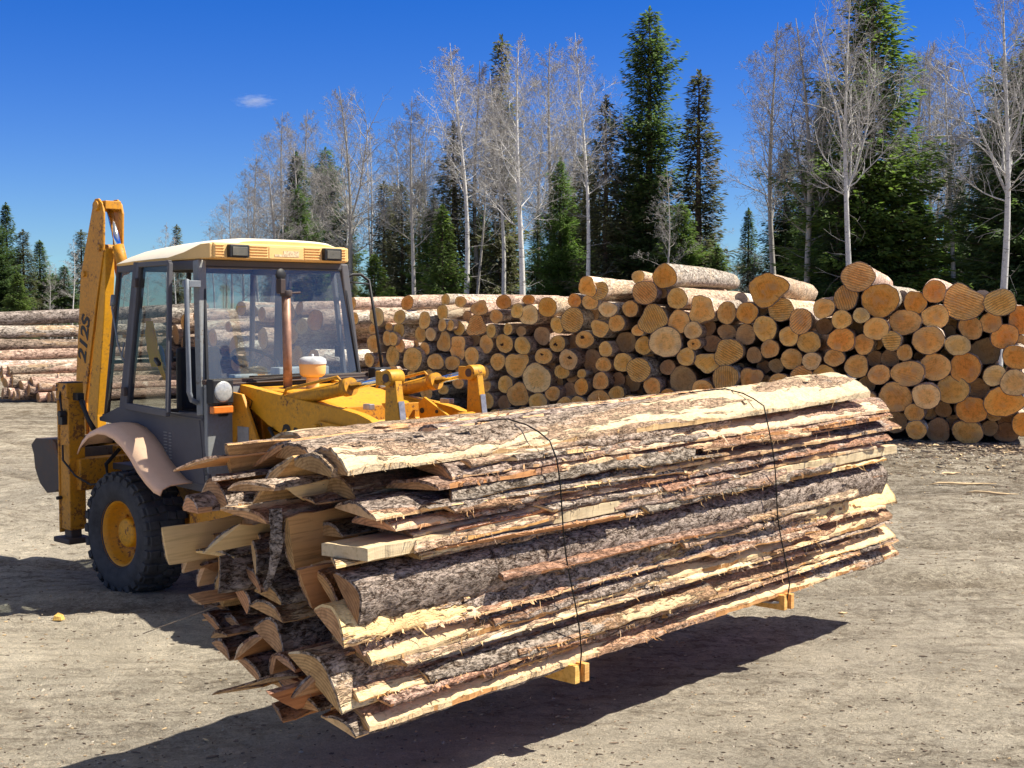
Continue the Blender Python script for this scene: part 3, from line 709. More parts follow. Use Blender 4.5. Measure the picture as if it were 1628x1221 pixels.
LOGS = "-3.45 28.62 2.32 0.132 0.87 42 n;-3.39 28.6 2.0 0.131 0.85 43 n;-2.86 27.97 2.04 0.197 1.03 42 p;-2.33 27.45 2.04 0.139 1.24 38 n;-2.18 27.56 2.33 0.151 1.08 39 o;-1.35 26.88 2.39 0.117 0.92 33 n;-1.03 26.5 2.35 0.115 1.09 32 n;-1.41 26.83 2.13 0.166 0.85 36 n;-0.64 26.07 2.22 0.146 1.27 30 l;-1.79 27.07 1.97 0.171 0.88 39 n;-2.37 27.67 1.75 0.16 1.01 36 n;-1.89 27.29 1.68 0.163 0.9 35 n;-1.66 26.96 1.69 0.133 1.02 34 p;-1.41 26.69 1.88 0.122 0.88 37 n;-1.24 26.61 1.87 0.103 0.91 33 n;-1.07 26.67 1.81 0.146 0.98 36 n;-0.91 26.87 2.03 0.132 0.87 33 d;-0.71 26.3 1.87 0.194 1.15 31 rl;-2.59 27.89 1.82 0.088 1.18 40 n;-2.97 28.23 1.78 0.12 1.2 42 n;-2.93 28.03 1.47 0.188 0.98 39 n;-2.61 27.72 1.59 0.147 0.93 37 n;-2.48 27.59 1.58 0.136 0.89 38 n;-2.34 27.61 1.44 0.136 1.08 35 n;-1.79 27.17 1.39 0.13 1.0 36 n;-1.37 26.74 1.54 0.207 0.86 37 l;-1.1 26.56 1.42 0.239 0.92 33 l;-0.77 26.7 1.6 0.141 1.05 30 d;-0.51 26.21 1.51 0.175 0.94 29 n;-2.51 27.78 1.21 0.206 0.93 41 n;-2.05 27.22 1.17 0.24 1.05 39 n;-1.56 26.91 1.13 0.161 1.35 36 n;-1.2 26.52 1.12 0.145 1.15 32 n;-0.8 26.24 1.27 0.184 0.97 35 n;-3.04 28.11 1.12 0.149 1.0 42 n;-2.84 28.1 1.1 0.149 0.95 42 n;-2.49 27.66 0.92 0.097 1.35 38 n;-2.08 27.37 0.84 0.096 1.21 39 n;-0.55 26.02 0.94 0.137 0.85 33 n;-0.5 26.16 0.69 0.129 0.85 34 n;-1.08 26.43 0.72 0.111 1.34 36 n;-1.39 26.7 0.57 0.094 1.35 34 n;-1.7 27.08 0.87 0.095 1.3 39 n;-0.16 25.75 2.34 0.141 1.11 33 o;0.32 25.39 2.38 0.098 1.23 27 o;-0.31 25.87 2.06 0.136 0.97 29 n;0.1 25.45 2.17 0.143 0.86 27 n;0.32 25.33 2.09 0.196 1.11 32 p;0.67 24.98 2.24 0.184 0.97 25 o;1.17 24.78 2.36 0.136 0.95 26 o;1.39 24.47 2.62 0.189 0.85 24 ol;1.6 24.39 2.54 0.172 0.99 27 r;1.44 24.45 2.33 0.134 1.1 25 n;1.74 24.04 2.2 0.132 1.35 27 p;-0.41 25.88 1.78 0.131 0.85 31 n;-0.08 25.82 1.81 0.118 0.85 28 n;0.85 24.99 1.9 0.154 0.88 30 n;1.13 24.71 2.0 0.234 0.97 28 r;1.9 24.06 1.95 0.156 0.98 23 n;1.61 24.26 1.85 0.154 1.17 27 l;0.58 25.51 1.69 0.176 1.03 31 d;-0.15 25.88 1.53 0.178 1.06 33 h;0.2 25.47 1.5 0.17 1.05 29 n;0.86 24.98 1.55 0.149 1.04 27 h;0.6 25.08 1.31 0.15 1.18 27 h;1.34 24.43 1.64 0.163 1.02 25 h;1.18 25.13 1.54 0.15 0.9 27 d;1.05 24.65 1.26 0.177 1.05 25 ph;1.71 24.18 1.47 0.136 0.96 23 n;1.52 24.88 1.22 0.219 0.86 24 d;1.69 24.39 1.18 0.134 1.16 26 n;2.03 24.15 1.23 0.179 0.9 24 n;-0.28 25.96 1.17 0.168 1.04 30 n;0.09 25.63 1.13 0.234 1.06 28 l;0.94 24.84 1.03 0.14 1.03 28 n;1.3 24.61 1.0 0.083 1.13 24 n;0.47 25.27 0.88 0.28 1.1 29 p;-0.54 26.14 0.94 0.138 0.85 29 n;-0.51 26.1 0.68 0.11 0.89 30 n;-0.49 26.11 0.39 0.165 0.85 31 n;-0.13 25.85 0.73 0.167 1.01 31 n;-0.15 26.11 0.34 0.15 0.96 31 d;0.12 25.61 0.54 0.237 0.93 31 l;0.49 25.19 0.44 0.159 1.12 30 n;0.77 25.09 0.6 0.144 1.05 28 n;1.12 25.17 0.66 0.15 1.09 26 d;1.29 24.56 0.76 0.147 0.96 24 o;1.0 24.88 0.39 0.157 1.0 29 n;1.24 24.58 0.43 0.152 0.99 27 h;1.62 24.41 0.49 0.22 1.0 26 n;1.63 24.25 0.88 0.162 0.92 26 n;1.92 24.18 0.66 0.136 1.03 25 n;0.72 25.01 0.19 0.149 1.24 28 n;0.23 25.53 0.17 0.143 1.21 30 r;-0.1 25.8 0.12 0.127 1.35 27 n;-0.32 25.84 0.13 0.109 1.17 30 n;2.28 23.97 2.79 0.11 1.1 21 n;2.73 23.7 2.79 0.218 0.94 23 o;2.38 23.74 2.5 0.209 1.05 23 r;2.14 23.94 2.21 0.143 0.99 20 n;2.52 23.67 2.03 0.242 1.08 22 rl;2.27 23.85 1.82 0.104 1.05 21 n;2.92 23.39 2.39 0.179 1.01 22 n;2.96 23.47 1.98 0.199 1.04 23 n;3.34 23.29 2.19 0.231 0.99 20 l;3.76 23.16 2.14 0.184 0.93 18 n;4.06 22.85 2.14 0.179 1.02 20 o;3.18 23.23 1.83 0.151 1.01 20 p;3.8 23.37 1.8 0.141 1.06 19 d;4.09 23.14 1.76 0.185 0.91 21 d;3.21 23.29 1.59 0.099 1.24 22 h;3.57 23.61 1.59 0.159 0.99 21 d;3.79 23.11 1.45 0.222 1.14 22 orl;2.73 23.5 1.62 0.274 1.01 20 p;2.11 24.43 1.59 0.189 1.0 26 d;2.39 24.0 1.54 0.166 0.91 23 n;3.08 23.38 1.36 0.157 1.03 24 n;4.23 23.07 1.4 0.14 0.9 21 d;2.82 23.88 1.15 0.135 1.04 23 d;3.45 23.32 1.26 0.182 1.12 21 l;4.24 24.48 2.4 0.105 1.1 20 b;2.28 23.77 1.11 0.21 1.09 26 pr;2.21 24.48 0.83 0.155 1.17 25 d;2.53 23.8 0.81 0.155 1.02 21 n;2.16 24.14 0.5 0.136 1.16 23 n;2.49 23.77 0.55 0.117 1.35 22 n;2.8 23.74 0.62 0.143 1.12 22 o;3.08 23.8 0.93 0.244 0.96 20 d;3.37 23.29 0.78 0.173 1.08 21 n;3.72 23.0 1.0 0.213 1.1 23 r;4.15 22.92 1.0 0.196 0.93 18 l;4.38 22.71 2.54 0.284 1.07 19 ol;4.61 22.71 2.2 0.211 0.97 22 r;4.88 22.36 2.0 0.206 0.95 19 r;5.22 22.15 2.22 0.168 1.01 23 n;5.72 21.92 2.74 0.239 1.1 20 or;5.56 22.06 2.39 0.208 0.93 21 or;6.07 21.82 2.35 0.283 0.99 21 o;5.48 21.99 2.03 0.151 1.08 21 n;5.75 21.79 2.1 0.123 1.06 20 p;6.0 21.78 1.88 0.19 1.02 19 n;4.35 22.73 1.87 0.211 0.94 21 n;4.71 22.49 1.74 0.169 0.94 22 n;5.03 22.38 1.64 0.177 1.1 17 n;5.49 22.03 1.69 0.191 1.17 20 o;5.86 22.02 1.62 0.157 1.08 22 n;4.43 22.69 1.52 0.154 1.01 18 n;4.78 22.57 1.35 0.178 0.97 20 n;5.05 22.26 1.33 0.147 1.04 21 p;4.6 22.97 1.22 0.118 1.13 23 d;5.4 22.12 1.39 0.136 1.24 19 n;5.76 22.06 1.25 0.184 1.05 18 n;6.11 22.26 1.37 0.133 1.0 17 d;6.09 21.88 1.12 0.167 1.05 21 n;4.89 22.3 1.07 0.168 1.11 19 pr;5.27 22.3 1.1 0.161 1.13 22 n;4.57 22.5 0.94 0.161 1.22 20 n;5.98 22.23 0.93 0.137 1.06 19 d;5.84 21.81 0.69 0.143 1.35 20 n;6.62 21.73 2.31 0.183 0.97 17 o;6.87 21.53 2.49 0.175 1.02 21 o;7.37 21.6 2.31 0.288 1.06 20 orl;7.86 21.31 2.31 0.207 1.19 21 r;6.48 21.8 1.99 0.211 1.14 23 n;6.93 21.65 2.08 0.184 1.22 17 n;7.49 21.59 1.9 0.185 1.0 18 n;7.78 21.49 1.99 0.16 1.05 22 n;8.24 21.42 2.02 0.222 0.85 17 o;6.22 21.66 1.69 0.155 0.97 22 r;6.78 21.52 1.7 0.222 1.11 20 n;7.23 21.42 1.62 0.167 1.14 17 p;8.0 21.45 1.76 0.19 1.14 17 o;7.81 21.78 1.51 0.214 1.1 17 d;8.12 21.27 1.43 0.192 1.04 20 o;6.34 22.15 1.38 0.146 0.95 18 d;6.44 21.66 1.49 0.127 0.98 19 n;7.82 21.37 1.13 0.165 1.07 19 p;6.89 23.33 2.43 0.102 0.85 19 b;8.12 22.87 2.45 0.085 1.35 21 b;7.6 22.99 2.46 0.102 1.0 20 b;6.5 21.67 1.15 0.211 1.2 22 n;6.93 21.61 1.26 0.217 1.12 20 n;7.37 21.46 1.25 0.239 1.0 20 o;8.09 21.23 1.02 0.199 1.12 21 p;7.68 21.74 0.9 0.165 1.08 18 d;7.19 21.52 0.89 0.223 1.14 21 n;6.74 21.44 0.79 0.21 1.02 21 p;6.32 21.74 0.75 0.246 1.07 17 n;7.52 21.54 0.56 0.2 1.3 17 o;7.96 21.32 0.71 0.232 1.35 20 o;6.59 21.58 0.51 0.143 1.11 22 n;6.41 22.0 0.32 0.185 0.96 21 d;6.61 21.52 0.23 0.155 1.0 21 n;7.07 21.84 0.19 0.19 1.03 22 d;7.46 21.55 0.19 0.192 1.21 18 n;8.2 21.85 0.15 0.156 1.32 20 d;8.31 21.43 0.33 0.186 0.85 17 o;7.96 21.74 0.44 0.081 1.35 18 d;-6.64 31.83 0.9 0.213 1.0 47 n;-4.73 29.84 0.79 0.195 1.0 44 o;-6.48 31.64 2.21 0.173 1.0 45 n;-6.3 31.42 0.24 0.177 1.0 45 n;-5.83 30.93 1.51 0.236 1.0 45 p;-7.66 33.06 0.94 0.181 1.0 49 p;-5.86 30.97 2.07 0.172 1.0 45 n;-4.89 30.0 1.14 0.217 1.0 46 n;-4.44 29.56 1.11 0.193 1.0 41 n;-8.39 33.95 1.35 0.22 1.0 53 d;-6.27 31.39 0.94 0.238 1.0 45 p;-5.93 31.04 0.57 0.224 1.0 44 n;-5.08 30.19 2.15 0.2 1.0 41 n;-8.39 33.95 1.86 0.228 1.0 52 n;-4.75 29.87 1.81 0.187 1.0 41 p;-8.27 33.8 0.29 0.187 1.0 51 n;-7.42 32.78 1.48 0.219 1.0 48 n;-4.13 29.25 0.22 0.185 1.0 42 p;-7.79 33.22 1.73 0.171 1.0 51 o;-3.51 28.64 0.48 0.209 1.0 41 o;-7.8 33.24 0.68 0.176 1.0 48 p;-4.39 29.51 1.95 0.232 1.0 40 o;-6.74 31.96 1.31 0.223 1.0 50 r;-3.77 28.89 0.24 0.179 1.0 39 r;-5.04 30.15 1.64 0.237 1.0 45 n;-7.94 33.41 1.32 0.226 1.0 50 n;-6.9 32.15 1.77 0.123 1.0 48 n;-6.09 31.19 2.16 0.133 1.0 43 d;-6.1 31.2 1.77 0.142 1.0 49 d;-5.91 31.01 0.15 0.145 1.0 43 o;-4.02 29.14 0.6 0.14 1.0 41 n;-8.21 33.73 0.88 0.145 1.0 49 n;-7.99 33.46 2.04 0.156 1.0 49 o;-5.61 30.72 0.55 0.125 1.0 46 n;-4.81 29.93 2.22 0.14 1.0 45 r;-4.51 29.63 0.74 0.13 1.0 40 o;-10.1 36.16 1.63 0.232 1.0 53 n;-10.48 36.66 0.35 0.183 1.0 54 n;-8.96 34.68 0.62 0.235 1.0 52 n;-10.46 36.64 1.23 0.268 1.0 51 n;-9.16 34.93 1.62 0.214 1.0 52 n;-8.49 34.07 0.94 0.235 1.0 50 r;-10.43 36.6 0.75 0.189 1.0 53 o;-9.3 35.12 0.56 0.261 1.0 53 o;-9.29 35.1 1.23 0.238 1.0 51 n;-9.89 35.88 1.9 0.228 1.0 50 n;-10.96 37.29 0.85 0.26 1.0 51 n;-10.86 37.16 1.34 0.231 1.0 49 n;-10.18 36.26 2.02 0.187 1.0 49 d;-8.75 34.39 1.53 0.252 1.0 54 d;-10.02 36.05 1.15 0.206 1.0 53 o;-9.02 34.75 2.04 0.193 1.0 52 p;-10.08 36.14 0.67 0.181 1.0 51 p;-9.6 35.51 1.32 0.266 1.0 54 p;4.13 22.82 0.39 0.212 1.0 23 p;4.77 22.48 0.63 0.155 1.0 20 n;3.36 23.24 0.38 0.159 1.0 22 n;-1.8 27.12 0.17 0.151 1.0 36 n;2.88 23.54 0.27 0.206 1.0 22 n;-1.76 27.09 0.48 0.159 1.0 34 n;5.27 22.2 0.34 0.162 1.0 17 r;-2.97 28.1 0.56 0.2 1.0 40 d;-2.41 27.62 0.27 0.175 1.0 38 d;5.41 22.13 0.8 0.162 1.0 23 n;7.27 22.0 1.8 0.124 1.0 20 d;-2.3 28.12 0.75 0.123 1.0 41 d;4.45 23.32 1.18 0.122 1.0 22 d;5.85 22.44 1.89 0.11 1.0 19 d;2.51 24.26 1.31 0.115 1.0 25 d;3.49 23.62 1.88 0.147 1.0 20 d;0.18 25.86 1.77 0.104 1.0 29 d;5.34 22.6 1.91 0.136 1.0 22 d;1.96 24.52 0.88 0.146 1.0 23 d;-1.19 27.27 2.04 0.091 1.0 36 d;4.05 23.46 1.15 0.096 1.0 20 d;7.36 22.03 1.98 0.116 1.0 19 d;2.63 24.37 1.1 0.105 1.0 22 d;-2.17 28.02 1.88 0.096 1.0 41 d;0.88 25.37 0.79 0.116 1.0 25 d;4.36 23.08 2.19 0.112 1.0 21 d;7.0 22.04 0.46 0.102 1.0 19 d;6.18 22.32 1.62 0.094 1.0 22 d;4.45 23.16 0.93 0.104 1.0 22 d;7.37 21.94 0.32 0.131 1.0 19 d;2.84 24.23 0.82 0.094 1.0 23 d;-1.22 27.18 2.27 0.087 1.0 36 d;7.94 21.87 0.23 0.128 1.0 19 d;7.17 21.89 0.54 0.132 1.0 18 d;8.22 21.88 0.35 0.14 1.0 22 d;-0.8 26.76 0.9 0.132 1.0 33 d;-1.07 26.87 0.94 0.091 1.0 36 d;1.52 25.0 2.1 0.133 1.0 23 d;6.8 21.95 2.01 0.088 1.0 22 d;2.74 24.04 2.49 0.085 1.0 24 d;-1.28 27.19 0.81 0.105 1.0 37 d;8.43 21.92 1.66 0.118 1.0 20 d;-2.03 27.79 1.46 0.086 1.0 40 d;6.82 22.11 1.4 0.088 1.0 19 d;0.75 25.36 1.11 0.101 1.0 26 d;2.35 24.58 0.65 0.091 1.0 22 d;-0.34 26.45 0.88 0.091 1.0 32 d;1.14 25.13 0.91 0.104 1.0 25 d;7.85 21.96 2.21 0.09 1.0 22 d;-0.54 26.58 1.17 0.133 1.0 30 d;-1.54 27.26 0.81 0.114 1.0 35 d;7.24 21.99 1.45 0.105 1.0 17 d"
LEFT = "-12.14 31.35 0.72 0.154 1.0 48 s;-11.99 31.36 0.73 0.121 1.0 48 s;-11.85 31.23 0.48 0.164 1.0 48 s;-11.99 31.2 0.44 0.131 1.0 48 s;-11.37 31.2 0.44 0.153 1.0 48 s;-11.61 31.16 0.36 0.153 1.0 48 s;-11.2 31.16 0.36 0.109 1.0 48 s;-11.43 31.12 0.29 0.153 1.0 48 s;-10.82 31.14 0.32 0.098 1.0 48 s;-11.16 31.03 0.12 0.12 1.0 48 s;-11.88 31.08 0.21 0.131 1.0 48 s;-11.76 31.06 0.16 0.12 1.0 48 s;-11.65 31.07 0.19 0.131 1.0 48 s;-10.91 31.03 0.12 0.12 1.0 48 s;-10.81 31.02 0.13 0.131 1.0 48 s;-10.65 31.0 0.1 0.098 1.0 48 s;-12.01 31.08 0.21 0.131 1.0 48 s;-13.17 31.36 1.92 0.175 1.0 48 long;-12.89 31.41 1.65 0.158 1.0 48 long;-12.73 31.33 1.33 0.165 1.0 48 long;-12.56 31.27 1.06 0.141 1.0 48 long;-12.3 31.34 0.82 0.148 1.0 48 long;-12.11 31.33 0.58 0.132 1.0 48 long;-11.84 31.4 0.34 0.131 1.0 48 long"


ENDM = {'o': 'end_o', 'p': 'end_p', 'd': 'end_d', 'r': 'end_r', 'b': 'end_b'}
def end_of(k):
    if 'r' in k: return 'end_r'
    for c in 'pdob':
        if c in k: return ENDM[c]
    return 'end_n'

def ordinal(i):
    w = ['first', 'second', 'third', 'fourth', 'fifth', 'sixth', 'seventh', 'eighth', 'ninth', 'tenth', 'eleventh', 'twelfth', 'thirteenth',
         'fourteenth', 'fifteenth', 'sixteenth', 'seventeenth', 'eighteenth', 'nineteenth', 'twentieth']
    if i < 20: return w[i]
    tens = {2: 'twenty', 3: 'thirty', 4: 'forty', 5: 'fifty', 6: 'sixty'}
    n = i + 1
    return tens[n // 10] + ('-' + w[n % 10 - 1] if n % 10 else 'th') if n % 10 else tens[n // 10][:-1] + 'ieth'

def build_logs():
    rows = [w.split() for w in LOGS.split(';')]
    items = []
    for w in rows:
        x, y, z, r, q, a = map(float, w[:6]); r *= 1.055
        items.append(dict(x=x, y=y, z=z, r=r, q=q, a=a, k=w[6], px=x / y))
    # courses by height, then order along the front from the right
    def course(z): return min(6, int(z / 0.40))
    cname = ['bottom course', 'second course up', 'third course up', 'fourth course up', 'fifth course up', 'sixth course up', 'topmost course']
    for c in range(7):
        mem = sorted([i for i in items if course(i['z']) == c], key=lambda i: -i['px'])
        half = len(mem)
        for n, i in enumerate(mem): i['pos'] = '%s from right in %s of pile' % (ordinal(n), cname[c])
    big = max(items, key=lambda i: i['r'])
    for n, i in enumerate(items):
        k = i['k']
        tone = {'o': 'orange', 'p': 'pale', 'd': 'weathered brown', 'b': 'grey birch'}.get(next((c for c in 'opdb' if c in k), ''), 'tan')
        shp = 'ridged saw-cut ' if 'r' in k else 'rotten-hearted ' if 'h' in k else 'lobed ' if 'l' in k else 'broad oval ' if i['q'] > 1.22 else ''
        sz = 'slender ' if i['r'] < 0.135 else 'thick ' if i['r'] > 0.215 else ''
        g = n + 100
        bark = 'log_bark_pale' if 'b' in k or n % 7 == 3 else 'log_bark_grey' if n % 4 == 1 else 'log_bark'
        me = log_mesh('log', i['r'], i['q'], 4.9 + (n * 37 % 11) * 0.06, k, g, bark, end_of(k))
        o = bpy.data.objects.new('log', me); COL.objects.link(o)
        o.location = (i['x'], i['y'], max(i['z'], i['r'] * 0.97))
        tilt = ((n * 29) % 13 - 6) * 0.12
        o.rotation_euler = (R(tilt), 0, R(-i['a']))
        tag(o, ('%s%s%s log end, %s' % (sz, tone + ' ', shp.strip(), i['pos'])).replace('  ', ' ').replace(' ,', ','), 'log', 'sawn logs in the long pile')
    lows = [w.split() for w in LEFT.split(';')]
    longs = sorted([w for w in lows if w[6] == 'long'], key=lambda w: -float(w[2]))
    stubs = sorted([w for w in lows if w[6] == 's'], key=lambda w: -float(w[0]))
    tones = ['bark_far_grey', 'bark_far_grey', 'bark_far_brown', 'bark_far_red', 'log_bark_pale', 'bark_far_red', 'bark_far_red']
    desc = ['grey-barked log with torn patch', 'silvery weathered log', 'brown rough-barked log', 'pinkish smooth log', 'nearly white peeled log', 'pinkish tan log', 'tan log']
    for n, w in enumerate(longs):
        x, y, z, r = map(float, w[:4])
        me = log_mesh('log', r * 1.04, 1, 6.6, 'n', 700 + n, tones[n], 'end_n')
        o = bpy.data.objects.new('log', me); COL.objects.link(o)
        o.location = (x, y, z); o.rotation_euler = (R([2.6, 1.0, 0.4, 0.5, 0.2, 0.3, 0.2][n]), 0, R(-48))
        tag(o, '%s seen lengthwise, %s from the top behind the yellow boom' % (desc[n], ordinal(n)), 'log', 'long logs stacked behind the boom')
    for n, w in enumerate(stubs):
        x, y, z, r = map(float, w[:4])
        me = log_mesh('log', r, 1, 5.2, 's', 800 + n, ['bark_far_red', 'bark_far_brown'][n % 2], 'end_d')
        o = bpy.data.objects.new('log', me); COL.objects.link(o)
        o.location = (x, y, max(z, r)); o.rotation_euler = (0, 0, R(-48 + (n % 5 - 2)))
        tag(o, 'short dark log end at the foot of the far left stack, %s from the boom' % ordinal(n), 'log', 'dark log ends by the boom')
build_logs()

# ---------------------------------------------------------------- slab bundle
BO = Vector((-0.66, 5.48, 0.0)); BA = R(41.7)
AX = Vector((math.sin(BA), math.cos(BA), 0)); DP = Vector((-math.cos(BA), math.sin(BA), 0))   # along, into depth
def bpos(a, b, z):
    return BO + AX * a + DP * b + Vector((0, 0, z + 0.010 * a))
BROT = Matrix((AX, DP, Vector((0, 0, 1)))).transposed()

def slab_mesh(name, L, w, t, seed, sk0=0.1, sk1=0.1, nx=48, na=11, mats=('bark_grey', 'wood', 'wood_end'), rough=0.008, plank=False, fray=0, bow=0.012, curl=0.0, peel=0.0, tap=1.0):
    """flat sawn face at z=0, bark arc above; x along the length, y across. Edges wane and fray."""
    g = random.Random(seed)
    nz = np.random.RandomState(seed)
    xs = np.linspace(0, L, nx)
    def wav(f, o=3):
        off = nz.rand() * 200
        return fbm(xs * f + off, np.zeros(nx) + off * 0.7, o)
    wl = w / 2 * (1 + 0.22 * wav(0.9)) + 0.035 * wav(2.6) + 0.034 * wav(9.0) + 0.014 * wav(26.0, 2)
    wr = w / 2 * (1 + 0.22 * wav(0.8)) + 0.035 * wav(2.6) + 0.034 * wav(9.0) + 0.014 * wav(26.0, 2)
    th = t * (1 + 0.25 * wav(0.8))
    tpr = tap + (1 - tap) * np.clip(xs / L * 1.15, 0, 1) ** 1.2
    wl = wl * tpr; wr = wr * tpr; th = th * tpr
    edge = t * g.choice((0.03, 0.06, 0.12, 0.2, 0.3)); pw = g.uniform(1.7, 3.0); asym = g.uniform(-0.35, 0.35)
    by = bow * 2 * wav(0.5, 2); bz = bow * 2 * wav(0.45, 2)
    ru = np.linspace(-1, 1, na)
    vs = []
    rn = nz.rand(nx, na) - 0.5
    XX, YY = np.meshgrid(xs, ru * w, indexing='ij')
    o1 = nz.rand() * 100
    lump = fbm(XX * 11 + o1, YY * 17 + o1, 4)
    low = fbm(XX * 2.2 + o1, YY * 4 + o1, 3)
    step = np.clip((low - 0.02) * 30, 0, 1) * 0.006     # bark plate thickness where it still hangs on
    sideb = fbm(xs * 3.1 + o1, np.zeros(nx) + o1, 4) > g.uniform(-0.08, 0.06)
    edge = edge * (0.55 + 1.6 * np.clip(fbm(xs * 2.2 + o1 * 2, np.zeros(nx), 3) + 0.3, 0, 1))
    bot = []
    for i in range(nx):
        e0 = (nz.rand() - 0.5) * 0.012 if i in (0, nx - 1) else 0
        for j in range(na):
            u = ru[j]
            y = (wl[i] if u < 0 else wr[i]) * u
            if plank:
                z = th[i] - (0.0 if abs(u) < 0.99 else 0.003) + 0.004 * lump[i, j]
            else:
                z = edge[i] + (th[i] - edge[i]) * max(0.0, 1 - abs(u) ** pw) * (1 + asym * u) + 0.005 + rough * 2.4 * lump[i, j] + step[i, j]
                z = max(0.004, z)
            x = xs[i]
            if i == 0: x += sk0 * y / w * w * 1.0 + e0
            if i == nx - 1: x += sk1 * y + e0
            elif i > 0:
                f = 1 - i / (nx - 1); x += sk0 * y * f ** 8 + sk1 * y * (1 - f) ** 8
            vs.append((x, y + by[i], z + bz[i] + curl * 0))
    nb = 5; o2 = len(vs)
    for i in range(nx):
        for j in range(nb):
            u = -1 + 2 * j / (nb - 1)
            y = (wl[i] if u < 0 else wr[i]) * u
            x = vs[i * na][0] * (1 - j / (nb - 1)) + vs[i * na + na - 1][0] * (j / (nb - 1))
            zc = -curl * (1 - u * u) * -1
            vs.append((x, y + by[i], bz[i] + (zc if 0 < j < nb - 1 else 0)))
    fs = []; mi = []; sm = []
    for i in range(nx - 1):
        for j in range(na - 1):
            a = i * na + j
            fs.append((a, a + na, a + na + 1, a + 1)); mi.append(0 if not plank else 1); sm.append(not plank)
        for j in range(nb - 1):
            a = o2 + i * nb + j
            fs.append((a, a + 1, a + nb + 1, a + nb)); mi.append(1); sm.append(False)
        a = i * na; b = o2 + i * nb
        fs.append((a, b, b + nb, a + na)); mi.append(0 if sideb[i] and not plank else 1); sm.append(False)
        a = i * na + na - 1; b = o2 + i * nb + nb - 1
        fs.append((a, a + na, b + nb, b)); mi.append(1); sm.append(False)
    for i in (0, nx - 1):
        top = [i * na + j for j in range(na)]; bt = [o2 + i * nb + j for j in range(nb)]
        if plank:
            lp = top + bt[::-1]
            fs.append(tuple(lp if i else lp[::-1])); mi.append(2); sm.append(False)
        else:
            o = len(vs); zb = vs[bt[2]][2]; dx = 0.0015 * (1 if i else -1)
            for j in top:
                q = vs[j]; dz = min(0.013 + 0.005 * abs(lump[i, j % na]), (q[2] - zb) * 0.45)
                vs.append((q[0] + dx, q[1] * 0.985, q[2] - dz))
            inn = list(range(o, o + na))
            for j in range(na - 1):
                f4 = (top[j], top[j + 1], inn[j + 1], inn[j]); fs.append(f4 if i else f4[::-1]); mi.append(0); sm.append(False)
            lp = inn + bt[::-1]
            fs.append(tuple(lp if i else lp[::-1])); mi.append(2); sm.append(False)
    # frayed fibres and hanging bark shreds along the edges
    clus = [g.randrange(1, nx - 1) for _ in range(max(1, fray // 9))]
    for k in range(fray):
        i = min(nx - 2, max(1, int(g.gauss(g.choice(clus), 2.5)))) if g.random() < 0.75 else g.randrange(1, nx - 1); side = 0 if g.random() < 0.78 else na - 1
        p = Vector(vs[i * na + side]); sg = -1 if side == 0 else 1
        l = g.uniform(0.008, 0.038) * (2.6 if g.random() < 0.06 else 1); ww = g.uniform(0.001, 0.003) * (3 if g.random() < 0.1 else 1)
        d = Vector((g.uniform(-1, 1), sg * g.uniform(0.2, 0.9), g.uniform(-0.9, 0.4))).normalized() * l
        n1 = Vector((ww, 0, ww * g.uniform(-1, 1)))
        mid = p + d * 0.55 + Vector((g.uniform(-.3, .3), 0, -0.2)) * l * 0.5
        o = len(vs)
        vs += [tuple(p - n1), tuple(p + n1), tuple(mid + n1 * 0.8), tuple(mid - n1 * 0.8), tuple(p + d)]
        fs += [(o, o + 1, o + 2, o + 3), (o + 3, o + 2, o + 4)]; q = g.choice((0, 1, 1, 2)); mi += [q, q]; sm += [False, False]
    # loose bark plates lifting off the back
    if not plank and nx > 80:
        for k in range(int(L * 3.0)):
            i = g.randrange(2, nx - 8); j = g.randrange(1, na - 3); n_ = g.randrange(3, 8)
            o = len(vs); lift = g.uniform(0.004, 0.014)
            for ii in range(n_):
                for jj in range(2):
                    p = vs[(i + ii) * na + j + jj + (0 if jj else 0)]
                    wob = g.uniform(-0.25, 0.25) * w / na
                    vs.append((p[0] + g.uniform(-.01, .01), p[1] + wob, p[2] + lift + g.uniform(0, 0.006)))
            for ii in range(n_ - 1):
                a = o + ii * 2
                fs.append((a, a + 2, a + 3, a + 1)); mi.append(0); sm.append(False)
    me = bpy.data.meshes.new(name)
    me.from_pydata(vs, [], fs)
    for q in mats: me.materials.append(MT[q])
    me.polygons.foreach_set('material_index', mi)
    me.polygons.foreach_set('use_smooth', sm)
    me.update()
    return me

SMAT = {'P': ('bark_patchy', 'wood', 'wood_end'), 'W': ('bark_grey', 'wood', 'wood'), 'G': ('bark_grey', 'wood_end', 'wood_end'), 'B': ('bark_plain', 'wood_end', 'wood_end'), 'R': ('bark_red', 'wood_brown', 'wood_end')}
def place_slab(me, a, b, z, roll, label, group=None, yaw=0.0, pitch=0.0, name='slab'):
    o = bpy.data.objects.new(name, me); COL.objects.link(o)
    M = BROT.to_4x4() @ Euler((R(roll), R(-0.57 + pitch), R(yaw)), 'XYZ').to_matrix().to_4x4()
    M.translation = bpos(a, b, z)
    o.matrix_world = M
    return tag(o, label, 'slab', group, 'thing')

